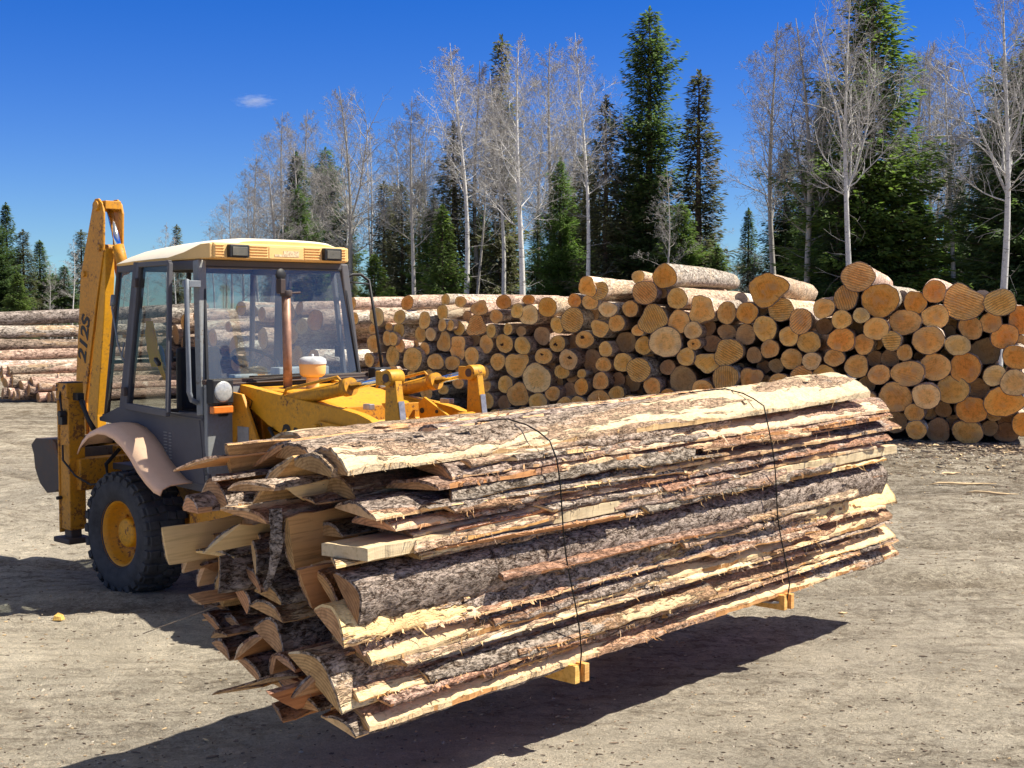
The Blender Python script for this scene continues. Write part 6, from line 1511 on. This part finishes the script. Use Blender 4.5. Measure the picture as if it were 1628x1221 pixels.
def spruce_meshes(seed, H, Rr, prof, mat, base=0.06, dens=1.0, club=0.0, thin=0.0):
    """conifer: trunk mesh; crown of drooping boughs set with needle sprays"""
    g = random.Random(seed)
    V = []; F = []; Mi = []
    tube_np(V, F, Mi, [(0, 0, 0), (0.02, 0.01, H * 0.4), (0, 0, H * 0.75), (0, 0, H * 0.99)], [H * 0.014, H * 0.010, H * 0.005, 0.012], 8, 0)
    trunk = mk_mesh('trunk', V, F, Mi, ['conifer_trunk'])
    V = []; F = []; Mi = []
    z = base * H; k = 0
    gaps = [g.uniform(0, 6.28) for _ in range(3)]
    while z < H * 0.985:
        t = z / H
        nb = 6 + (g.random() < 0.6) if t < 0.9 else 5
        tuft = 1 + 0.32 * math.sin(z * 2.1 + seed) * (0.5 + 0.5 * math.sin(z * 0.9 + seed * 3))
        for b in range(nb):
            if g.random() < thin: continue
            a = 2 * math.pi * b / nb + k * 1.1 + g.uniform(-0.35, 0.35)
            L = Rr * prof(t) * g.uniform(0.62, 1.18) * tuft
            if club and t > 0.78: L *= 1 + club * (1 - abs(t - 0.88) / 0.12)
            if g.random() < 0.06: L *= 1.3
            L = max(L, 0.12)
            droop = -0.35 + 0.85 * max(0, t - 0.15) + g.uniform(-0.12, 0.12)
            d0 = Vector((math.cos(a), math.sin(a), droop))
            ns = max(2, int(L / 0.20)); p = Vector((0, 0, z)); pts = [tuple(p)]
            out = Vector((math.cos(a), math.sin(a), 0)); tan = Vector((-math.sin(a), math.cos(a), 0))
            for s in range(1, ns + 1):
                u = s / ns
                p = Vector((0, 0, z)) + out * L * u + Vector((0, 0, 1)) * (L * (droop * u + 0.30 * u * u))
                pts.append(tuple(p))
                wdt = 0.42 * L * math.sin(math.pi * min(1.0, 0.22 + 0.78 * u)) ** 0.8 * (1.05 - u * 0.6)
                nc = max(5, int((7 + wdt * 20) * dens))
                for c in range(nc):
                    sd = g.uniform(-1, 1)
                    q = p + tan * sd * wdt + out * g.uniform(-0.12, 0.10) + Vector((0, 0, g.uniform(-0.22, 0.05) - abs(sd) * 0.12 * wdt))
                    dr = (out * g.uniform(0.5, 1.0) + tan * sd * g.uniform(0.3, 1.0) + Vector((0, 0, g.uniform(-0.55, 0.25)))).normalized()
                    l = g.uniform(0.14, 0.32); w = l * g.uniform(0.15, 0.26)
                    nrm = Vector((g.uniform(-0.7, 0.7), g.uniform(-0.7, 0.7), 1)).normalized()
                    sdv = dr.cross(nrm)
                    if sdv.length < 0.05: continue
                    sdv.normalize()
                    o = len(V)
                    V.extend([tuple(q), tuple(q + dr * l * 0.45 + sdv * w), tuple(q + dr * l), tuple(q + dr * l * 0.5 - sdv * w)])
                    F.append((o, o + 1, o + 2, o + 3)); Mi.append(0)
            tube_np(V, F, Mi, pts[::max(1, ns // 2)], [max(0.006, 0.02 * (1 - i / 4)) for i in range(len(pts[::max(1, ns // 2)]))], 3, 1)
        z += (0.20 + 0.11 * g.random()) * (1 if t < 0.8 else 0.7); k += 1
    o = len(V)
    for c in range(40):
        q = Vector((g.uniform(-.06, .06), g.uniform(-.06, .06), H * g.uniform(0.95, 1.0))); dr = Vector((g.uniform(-.6, .6), g.uniform(-.6, .6), 1)).normalized(); l = 0.2; sdv = dr.cross(Vector((g.uniform(-1, 1), g.uniform(-1, 1), 0.1))).normalized() * 0.05
        o = len(V); V.extend([tuple(q), tuple(q + dr * l * .5 + sdv), tuple(q + dr * l), tuple(q + dr * l * .5 - sdv)]); F.append((o, o + 1, o + 2, o + 3)); Mi.append(0)
    crown = mk_mesh('crown', V, F, Mi, [mat, 'conifer_trunk'], False)
    return trunk, crown

def plant_tree(pair, name, x, y, sc, rz, label, cat, group=None, sx=1.0):
    r = empty(name, (x, y, gz(x, y) - 0.05), rz)
    r.scale = (sc * sx, sc * sx, sc)
    for nm, me in zip(('trunk', 'crown'), pair):
        o = bpy.data.objects.new(nm, me); COL.objects.link(o); o.parent = r
    tag(r, label, cat, group)
    return r

def wx(px, Y): return (px - 814) / 2100 * Y
def hz(py, Y): return 2.22 + (490 - py) / 2100 * Y + 0.3

cone = lambda t: (1 - t) ** 0.85 * (0.72 + 0.28 * math.sin(min(1, t * 6) * 1.57))
slim = lambda t: (1 - t) ** 0.62 * 0.9 + 0.04
col_ = lambda t: 0.62 * (1 - t ** 3.2) + 0.38 * (1 - t)
SP = {
    'tall': spruce_meshes(1, 19.0, 2.5, lambda t: (0.42 + 0.58 * (1 - t) ** 1.4) * (1 - t ** 7), 'needle_dark', 0.10, 1.0, 0.55),
    'cone': spruce_meshes(2, 15.0, 2.3, cone, 'needle_dark', 0.03, 1.0),
    'slim': spruce_meshes(3, 15.0, 1.7, slim, 'needle_grey', 0.10, 0.9, 0, 0.08),
    'wide': spruce_meshes(4, 16.0, 3.6, cone, 'needle_mid', 0.03, 1.05),
    'dry': spruce_meshes(5, 14.0, 1.9, col_, 'needle_grey', 0.12, 0.85, 0, 0.15),
    'fir': spruce_meshes(6, 7.0, 1.7, cone, 'needle_mid', 0.03, 1.15),
    'broad': spruce_meshes(7, 15.0, 3.6, lambda t: (1 - t) ** 0.6 * 0.95, 'needle_dark', 0.03, 1.05),
}
SPH = {'tall': 19.0, 'cone': 15.0, 'slim': 15.0, 'wide': 16.0, 'dry': 14.0, 'fir': 7.0, 'broad': 15.0}
AS = [
    aspen_meshes(21, 15, 0.165, 0.40, 0.20, 0.00, 'birch', 1.05),
    aspen_meshes(22, 15, 0.15, 0.42, 0.19, 0.015, 'aspen', 1.05),
    aspen_meshes(23, 15, 0.13, 0.50, 0.16, -0.03, 'birch', 1.05),
    aspen_meshes(24, 15, 0.17, 0.36, 0.22, -0.06, 'aspen', 1.03, 2),
    aspen_meshes(25, 15, 0.165, 0.44, 0.22, 0.0, 'birch', 0.98, 3),
    aspen_meshes(26, 15, 0.09, 0.45, 0.13, 0.02, 'aspen', 0.85),
    aspen_meshes(27, 15, 0.08, 0.40, 0.12, -0.02, 'birch', 0.85),
]

def spr(k, px, top, Y, wide, label, rz=0.0):
    H = hz(top, Y); sc = H / SPH[k]
    plant_tree(SP[k], 'spruce_tree' if k != 'fir' else 'fir_tree', wx(px, Y), Y, sc, rz, label, 'spruce' if k != 'fir' else 'fir', None, wide / sc if wide else 1.0)
def asp(i, px, top, Y, label, rz=0.0, wide=1.0, name='birch_tree', cat='birch'):
    H = hz(top, Y)
    plant_tree(AS[i], name, wx(px, Y), Y, H / 15.0, rz, label, cat, None, wide)

def build_trees():
    # conifers one by one (picture column, height of the tip, distance)
    spr('tall', 1030, 28, 58, 0.98, 'tallest dark spruce with a clubbed top, right of the picture centre')
    spr('slim', 1108, 128, 56, 1.05, 'pointed grey-green spruce just right of the tallest clubbed one')
    spr('wide', 1380, -40, 46, 1.16, 'huge green spruce with long level boughs, top cut by the photo edge')
    spr('cone', 1306, 165, 48, 0.8, 'dark spruce at the left shoulder of the huge green one', 1.0)
    spr('broad', 1636, 62, 44, 1.0, 'massive blackish spruce filling the right edge behind the white birch', 0.6)
    spr('broad', 1575, 175, 52, 0.62, 'dark spruce just left of the massive one at the right edge', 2.6)
    spr('dry', 962, 168, 58, 1.0, 'brownish thin spruce between the white stem and the tallest spruce')
    spr('dry', 928, 250, 63, 0.95, 'sparse grey spruce behind the thin white stem', 1.7)
    spr('wide', 890, 262, 60, 0.62, 'green spruce right of the thickest white birch', 0.4)
    spr('fir', 704, 340, 55, 0.86, 'small bright green fir standing alone above the pile left of centre')
    spr('cone', 474, 252, 78, 1.05, 'dark green spruce rising straight over the cab roof')
    spr('broad', 520, 244, 84, 0.85, 'dark broad spruce right beside the one over the cab roof', 1.2)
    spr('slim', 797, 72, 66, 0.95, 'tall dry spruce hidden behind the thickest white birch')
    spr('dry', 722, 205, 66, 1.05, 'dark dead-twigged spruce above the small bright fir', 0.9)
    spr('fir', 596, 415, 62, 0.95, 'low green fir behind the mirror arm of the cab', 2.0)
    spr('slim', 628, 300, 82, 0.95, 'grey faded spruce in the gap between bare trees over the pile', 0.3)
    spr('cone', 1188, 340, 70, 0.62, 'small pointed spruce in the sky gap right of centre')
    spr('wide', 1082, 330, 53, 0.60, 'olive spruce with hanging boughs in front of the tallest one', 2.2)
    spr('cone', 1245, 250, 58, 0.82, 'shaded spruce behind the leaning aspen', 0.8)
    spr('dry', 1000, 235, 62, 0.9, 'dull spruce against the left flank of the tallest one', 0.5)
    spr('fir', 1460, 330, 46, 1.1, 'bright green young fir at the foot of the huge green spruce', 0.2)
    spr('cone', 1330, 300, 45, 0.8, 'dark young spruce under the huge green spruce', 0.4)
    spr('cone', 1520, 300, 56, 0.8, 'dark spruce in the shade between two birches at right', 1.3)
    spr('wide', 1140, 400, 52, 0.45, 'low olive spruce bush by the pile peak', 1.3)
    for n, (px, top, Y, k) in enumerate([(14, 330, 92, 'cone'), (40, 372, 90, 'slim'), (66, 388, 95, 'cone'), (104, 428, 96, 'cone'), (132, 372, 98, 'slim'), (-12, 350, 88, 'broad'), (284, 362, 130, 'slim'), (86, 440, 104, 'broad'), (30, 440, 84, 'fir')]):
        lab = ['tall pointed spruce at the far left edge', 'grey-green spruce second from the left edge', 'dark spruce behind the pale bare stem at far left', 'small spruce close left of the yellow boom',
               'slim spruce tip peeping beside the top of the boom', 'spruce half cut off by the left edge', 'tiny spruce tip above the cab roof', 'dark spruce low in the gap left of the boom', 'low bright fir over the far left log stack'][n]
        spr(k, px, top, Y, 0.85 if k != 'fir' else 0.9, lab, n * 0.7)
    # bare birches and aspens one by one
    asp(0, 826, 58, 54, 'thickest white birch with black scars, right of the picture centre line', 0.3, 1.0)
    asp(1, 656, 148, 60, 'straight pale aspen rising above the small bright fir', 1.1, 1.0, 'aspen_tree', 'aspen')
    asp(3, 566, 132, 66, 'round-crowned reddish aspen right of the cab roof', 0.2, 0.95, 'aspen_tree', 'aspen')
    asp(1, 492, 168, 80, 'bare aspen whose pale stem shows before the dark spruces over the cab', 2.0, 1.0, 'aspen_tree', 'aspen')
    asp(2, 934, 46, 56, 'slender pure white stem with thin crown, right of the thickest birch', 0.0, 0.95)
    asp(3, 1292, 25, 46, 'aspen leaning left out of the pile top with a thin bluish crown', 0.1, 1.0, 'aspen_tree', 'aspen')
    asp(4, 1346, -25, 41, 'big forked birch in front of the huge green spruce', 0.9, 0.85)
    asp(4, 1590, -40, 40, 'white birch at the right edge with dark crooked upper limbs', 2.5, 0.95)
    asp(2, 1512, 85, 45, 'thin bent birch between the huge spruce and the right edge birch', 0.6, 1.1)
    asp(2, 742, 62, 60, 'thin birch leaning left over the small bright fir', 0.1, 1.2)
    asp(2, 800, 110, 62, 'left one of the leaning stems beside the thickest birch', 0.3, 1.1)
    asp(1, 765, 90, 66, 'tangled grey aspen behind the leaning birches', 2.6, 1.1, 'aspen_tree', 'aspen')
    asp(1, 872, 62, 62, 'fine grey crown between the thickest birch and slender white stem', 0.7, 1.1, 'aspen_tree', 'aspen')
    asp(5, 1052, 260, 52, 'small crooked bare tree before the tallest spruce', 0.5, 1.4, 'aspen_tree', 'aspen')
    asp(1, 1232, 30, 50, 'open bluish aspen crown left of the big forked birch', 1.9, 1.05, 'aspen_tree', 'aspen')
    asp(3, 1440, 60, 57, 'grey-twigged aspen rising behind the right flank of the huge green spruce', 2.9, 0.9, 'aspen_tree', 'aspen')
    asp(1, 1470, 60, 56, 'thin grey aspen right of the huge green spruce', 0.2, 0.9, 'aspen_tree', 'aspen')
    asp(5, 1185, 385, 74, 'pale bushy sapling in the sky gap over the pile', 0.7, 1.8, 'aspen_tree', 'aspen')
    asp(1, 452, 172, 86, 'reddish aspen crown above the left half of the cab windscreen', 1.3, 1.0, 'aspen_tree', 'aspen')
    asp(1, 412, 240, 92, 'hazy bare aspen left of the spruce over the cab', 2.3, 1.05, 'aspen_tree', 'aspen')
    asp(1, 368, 300, 98, 'last hazy bare tree where the woods slope down to the left', 0.9, 1.1, 'aspen_tree', 'aspen')
    asp(6, 82, 420, 86, 'white bare stem in front of the far left spruces', 0.4, 1.3)
    asp(6, 118, 380, 94, 'pale bare tree close to the left of the boom', 1.9, 1.5)
    asp(6, 28, 400, 98, 'thin pale tree near the left edge', 2.9, 1.4)
    # the thicket behind: bare stems filling the gaps, and darker conifers
    g = random.Random(77)
    def skyline(px):
        xs = [0, 60, 140, 330, 380, 450, 560, 650, 720, 800, 920, 1000, 1150, 1195, 1260, 1350, 1480, 1560, 1640]
        ys = [440, 430, 400, 350, 300, 210, 170, 190, 120, 110, 110, 190, 300, 400, 190, 90, 130, 120, 90]
        return float(np.interp(px, xs, ys))
    for n in range(62):
        px = 340 + (n + g.random()) / 62 * 1310
        Y = g.uniform(64, 92) if px < 1150 else g.uniform(52, 70)
        top = skyline(px) + g.uniform(10, 110)
        i = g.choice((5, 6, 5, 6, 1))
        H = hz(top, Y)
        plant_tree(AS[i], 'bare_tree', wx(px, Y), Y, H / 15.0, g.uniform(0, 6.28), 'thin bare grey tree in the thicket behind the log pile', 'bare tree', 'bare trees in the thicket', g.uniform(0.95, 1.3) * min(1.5, 15.0 / H))
    for n in range(40):
        px = 430 + (n + g.random()) / 40 * 1220
        Y = g.uniform(66, 84) if px < 1150 else g.uniform(54, 64)
        if 1140 < px < 1225: continue
        top = max(skyline(px) + 90, g.uniform(280, 410))
        k = g.choice(('dry', 'cone', 'slim', 'wide', 'dry'))
        H = hz(top, Y); sc = H / SPH[k]
        plant_tree(SP[k], 'spruce_tree', wx(px, Y), Y, sc, g.uniform(0, 6.28), 'shaded conifer deep in the woods behind the log pile', 'spruce', 'conifers deep in the woods', min(1.3, 1.25 / sc * 0.8))
    for n in range(22):
        px = -60 + (n + g.random()) / 22 * 480
        Y = g.uniform(100, 135)
        H = hz(g.uniform(395, 440) if px < 250 else g.uniform(350, 440), Y)
        plant_tree(AS[g.choice((5, 6))], 'bare_tree', wx(px, Y), Y, H / 15.0, g.uniform(0, 6.28), 'faint bare tree in the distant grey wood at the left', 'bare tree', 'bare trees at the far left', g.uniform(1.4, 1.9))
build_trees()

# low brush and forest floor litter along the wood's edge
def build_brush():
    g = random.Random(5); V = []; F = []; Mi = []
    for n in range(900):
        px = g.uniform(-60, 1700); Y = g.uniform(40, 78) if px > 1150 else g.uniform(52, 84) if px > 330 else g.uniform(84, 120)
        x = wx(px, Y); h = g.uniform(0.6, 2.4)
        for k in range(5):
            a = g.uniform(0, 6.28); d = Vector((math.cos(a) * 0.35, math.sin(a) * 0.35, 1)).normalized()
            p = Vector((x, Y, 0)); q = p + d * h * 0.6; e = q + (d + Vector((g.uniform(-.5, .5), g.uniform(-.5, .5), 0))).normalized() * h * 0.5
            tube_np(V, F, Mi, [tuple(p), tuple(q), tuple(e)], [0.012, 0.008, 0.004], 3, 0)
            e2 = q + (d + Vector((g.uniform(-.9, .9), g.uniform(-.9, .9), 0))).normalized() * h * 0.4
            tube_np(V, F, Mi, [tuple(q), tuple(e2)], [0.007, 0.004], 3, 0)
    me = mk_mesh('undergrowth', V, F, Mi, ['twig'])
    o = bpy.data.objects.new('undergrowth', me); COL.objects.link(o)
    tag(o, 'grey leafless brush along the edge of the woods', 'undergrowth', None, 'stuff')
build_brush()

# ---------------------------------------------------------------- litter on the yard
def build_litter():
    g = random.Random(31); V = []; F = []; Mi = []
    def chip(x, y, L, w, mi, a=None, h=None):
        a = g.uniform(0, 3.14) if a is None else a
        z = gz(x, y) + (h if h is not None else g.uniform(0.002, 0.008)) + 0.001
        dx, dy = math.cos(a) * L / 2, math.sin(a) * L / 2; ex, ey = -math.sin(a) * w / 2, math.cos(a) * w / 2
        t = w * 0.35
        o = len(V); b1 = g.uniform(-.3, .3) * L * 0.2
        q = [(x - dx, y - dy), (x + ex * 1.0 + b1 * 0, y + ey + b1), (x + dx, y + dy), (x - ex, y - ey + b1)]
        V.extend([(p[0], p[1], z - 0.004) for p in q] + [(x - dx * .9, y - dy * .9, z + t * g.random()), (q[1][0], q[1][1], z + t), (x + dx * .9, y + dy * .9, z + t * g.random()), (q[3][0], q[3][1], z + t * 0.6)])
        for f in ((4, 5, 6, 7), (0, 1, 5, 4), (1, 2, 6, 5), (2, 3, 7, 6), (3, 0, 4, 7)):
            F.append(tuple(o + i for i in f)); Mi.append(mi)
    for n in range(13000):
        Y = 5.8 + 17 * (g.random() ** 1.5); X = g.uniform(-0.44, 0.44) * Y
        near_pile = max(0.0, min(1.0, (Y + 0.5 * X - 11) / 9))
        if g.random() > 0.45 + 0.55 * near_pile: continue
        L = g.uniform(0.006, 0.030) * (2.4 if g.random() < 0.04 + 0.05 * near_pile else 1); w = L * g.uniform(0.10, 0.35)
        u = g.random()
        chip(X, Y, L, w, 0 if u < 0.16 else 1 if u < 0.62 else 2, g.gauss(0.25, 0.7))
    # bark heaped along the foot of the pile
    for n in range(2200):
        t = g.random(); X = -0.5 + 9.5 * t; Y = 26 - 4.9 * t + (1.0 - t) * t * -2 - abs(g.gauss(0, 0.55)) - 0.1
        L = g.uniform(0.03, 0.16); chip(X, Y, L, L * g.uniform(0.15, 0.5), 1 if g.random() < 0.5 else 2 if g.random() < 0.8 else 0, None, g.uniform(0.0, 0.04))
    def clod(x, y, s, mi):
        z = gz(x, y); o = len(V)
        for (dx, dy, dz) in ((1, 0, 0), (0.2, 1, 0), (-1, 0.3, 0), (-0.2, -1, 0), (0.1, 0.1, 0.75)):
            V.append((x + dx * s * g.uniform(0.6, 1.2), y + dy * s * g.uniform(0.6, 1.2), z - 0.003 + dz * s * g.uniform(0.5, 1.1)))
        for f in ((0, 1, 4), (1, 2, 4), (2, 3, 4), (3, 0, 4)): F.append(tuple(o + i for i in f)); Mi.append(mi)
    for n in range(9000):
        Y = 6.0 + 15 * (g.random() ** 1.4); X = g.uniform(-0.43, 0.43) * Y
        clod(X, Y, g.uniform(0.003, 0.011) * (2.0 if g.random() < 0.05 else 1), 3 if g.random() < 0.6 else 2)
    for n in range(9000):
        t = g.random(); X = 1.0 + 9.0 * t; Y = 24.6 - 3.4 * t - abs(g.gauss(0, 1)) ** 1.2 * 2.1 - 0.1
        if g.random() < 0.55: clod(X, Y, g.uniform(0.008, 0.035), 1 if g.random() < 0.45 else 3)
        else: L = g.uniform(0.02, 0.13); chip(X, Y, L, L * g.uniform(0.12, 0.45), g.choice((1, 1, 2, 2, 0)), None, g.uniform(0.0, 0.02))
    me = mk_mesh('bark_litter', V, F, Mi, ['chip_pale', 'chip_dark', 'chip_mid', 'clod'], False)
    o = bpy.data.objects.new('bark_litter', me); COL.objects.link(o)
    tag(o, 'wood chips and bark crumbs strewn over the dirt yard', 'litter', None, 'stuff')
build_litter()

def build_sticks():
    g = random.Random(12)
    for n, (px, Y, L, a, lab) in enumerate([(1535, 16.6, 0.9, 0.15, 'long pale splintered stick lying on the dirt at the right'), (1515, 17.6, 0.45, 0.7, 'short pale stick crossing behind the longer one at right'),
                                            (1590, 15.8, 0.7, -0.25, 'thin pale stick nearest the right edge on the dirt')]):
        x = wx(px, Y); m = MB(); pts = []
        for i in range(7):
            t = i / 6 - 0.5; pts.append((x + math.cos(a) * L * t, Y + math.sin(a) * L * t + 0.04 * math.sin(i * 1.7), gz(x, Y) + 0.022 + 0.012 * math.sin(i)))
        m.tube(pts, [0.006, 0.014, 0.016, 0.018, 0.015, 0.012, 0.004], 6); tag(m.build('stick', 'chip_pale'), lab, 'stick')
    # orange chip of wood, front left
    x, y = -3.23, 9.30
    m = MB(); z = gz(x, y)
    m.v = [(x - .09, y - .05, z), (x + .06, y - .07, z), (x + .10, y + .04, z), (x - .04, y + .07, z), (x - .07, y - .03, z + .05), (x + .05, y - .04, z + .035), (x + .07, y + .02, z + .06), (x - .02, y + .04, z + .08)]
    for f in ((4, 5, 6, 7), (0, 1, 5, 4), (1, 2, 6, 5), (2, 3, 7, 6), (3, 0, 4, 7)): m.f.append(f); m.m.append(0); m.sm.append(False)
    m.v = [(x + (a - x) * 0.42, y + (b - y) * 0.42, z + (c - z) * 0.6) for a, b, c in m.v]
    tag(m.build('wood_chunk', 'bearer'), 'small orange chunk of wood on the sunny dirt left of the bundle', 'wood chunk')
    # stray strap tail hanging off the back of the bundle to the ground
    m = MB()
    pts = [(-1.40, 6.33, 0.79), (-1.52, 6.40, 0.735), (-1.66, 6.45, 0.675), (-1.78, 6.49, 0.625), (-1.84, 6.50, 0.60)]
    m.tube(pts, 0.0022, 5); tag(m.build('strap_tail', 'chip_mid'), 'hair-thin loose strap tail sticking out of the near end of the bundle', 'strap tail')
build_sticks()

# ---------------------------------------------------------------- a small wisp of cloud
def build_cloud():
    m, nt, b = new_mat('cloud_wisp')
    nt.nodes.remove(b)
    out = [n for n in nt.nodes if n.type == 'OUTPUT_MATERIAL'][0]
    tc = nd(nt, 'ShaderNodeTexCoord')
    l = nd(nt, 'ShaderNodeVectorMath', {0: tc.outputs['Object']}, operation='LENGTH').outputs['Value']
    n1 = noise(nt, nd(nt, 'ShaderNodeMapping', {'Vector': tc.outputs['Object'], 'Scale': (1.6, 1, 2.2)}).outputs[0], 1.8, 5, 0.65)
    d = nd(nt, 'ShaderNodeMapRange', {0: math2(nt, 'SUBTRACT', n1, math2(nt, 'MULTIPLY', l, 0.62)), 1: 0.05, 2: 0.62, 3: 0.0, 4: 1.0}).outputs[0]
    vol = nd(nt, 'ShaderNodeVolumePrincipled', {'Color': (1, 1, 1, 1), 'Density': math2(nt, 'MULTIPLY', d, 0.055)})
    nt.links.new(vol.outputs[0], out.inputs['Volume'])
    MT['cloud'] = m
    Y = 1500.0
    mb = MB(); n = 24; vs = []
    mb.lathe([(math.sin(math.pi * i / 12), -math.cos(math.pi * i / 12)) for i in range(13)], (0, 0, 0), 'z', 24)
    o = mb.build('cloud', 'cloud'); fix_normals(o); o.location = (wx(409, Y), Y, 2.22 + (490 - 165) / 2100 * Y); o.scale = (30, 14, 11)
    o['kind'] = 'structure'
build_cloud()

dups = {k: v for k, v in USED.items() if len(v) > 1}
print('labels shared:', {k: len(v) for k, v in dups.items()})
print('objects', len(bpy.data.objects), 'longest label', max(len(k.split()) for k in USED))
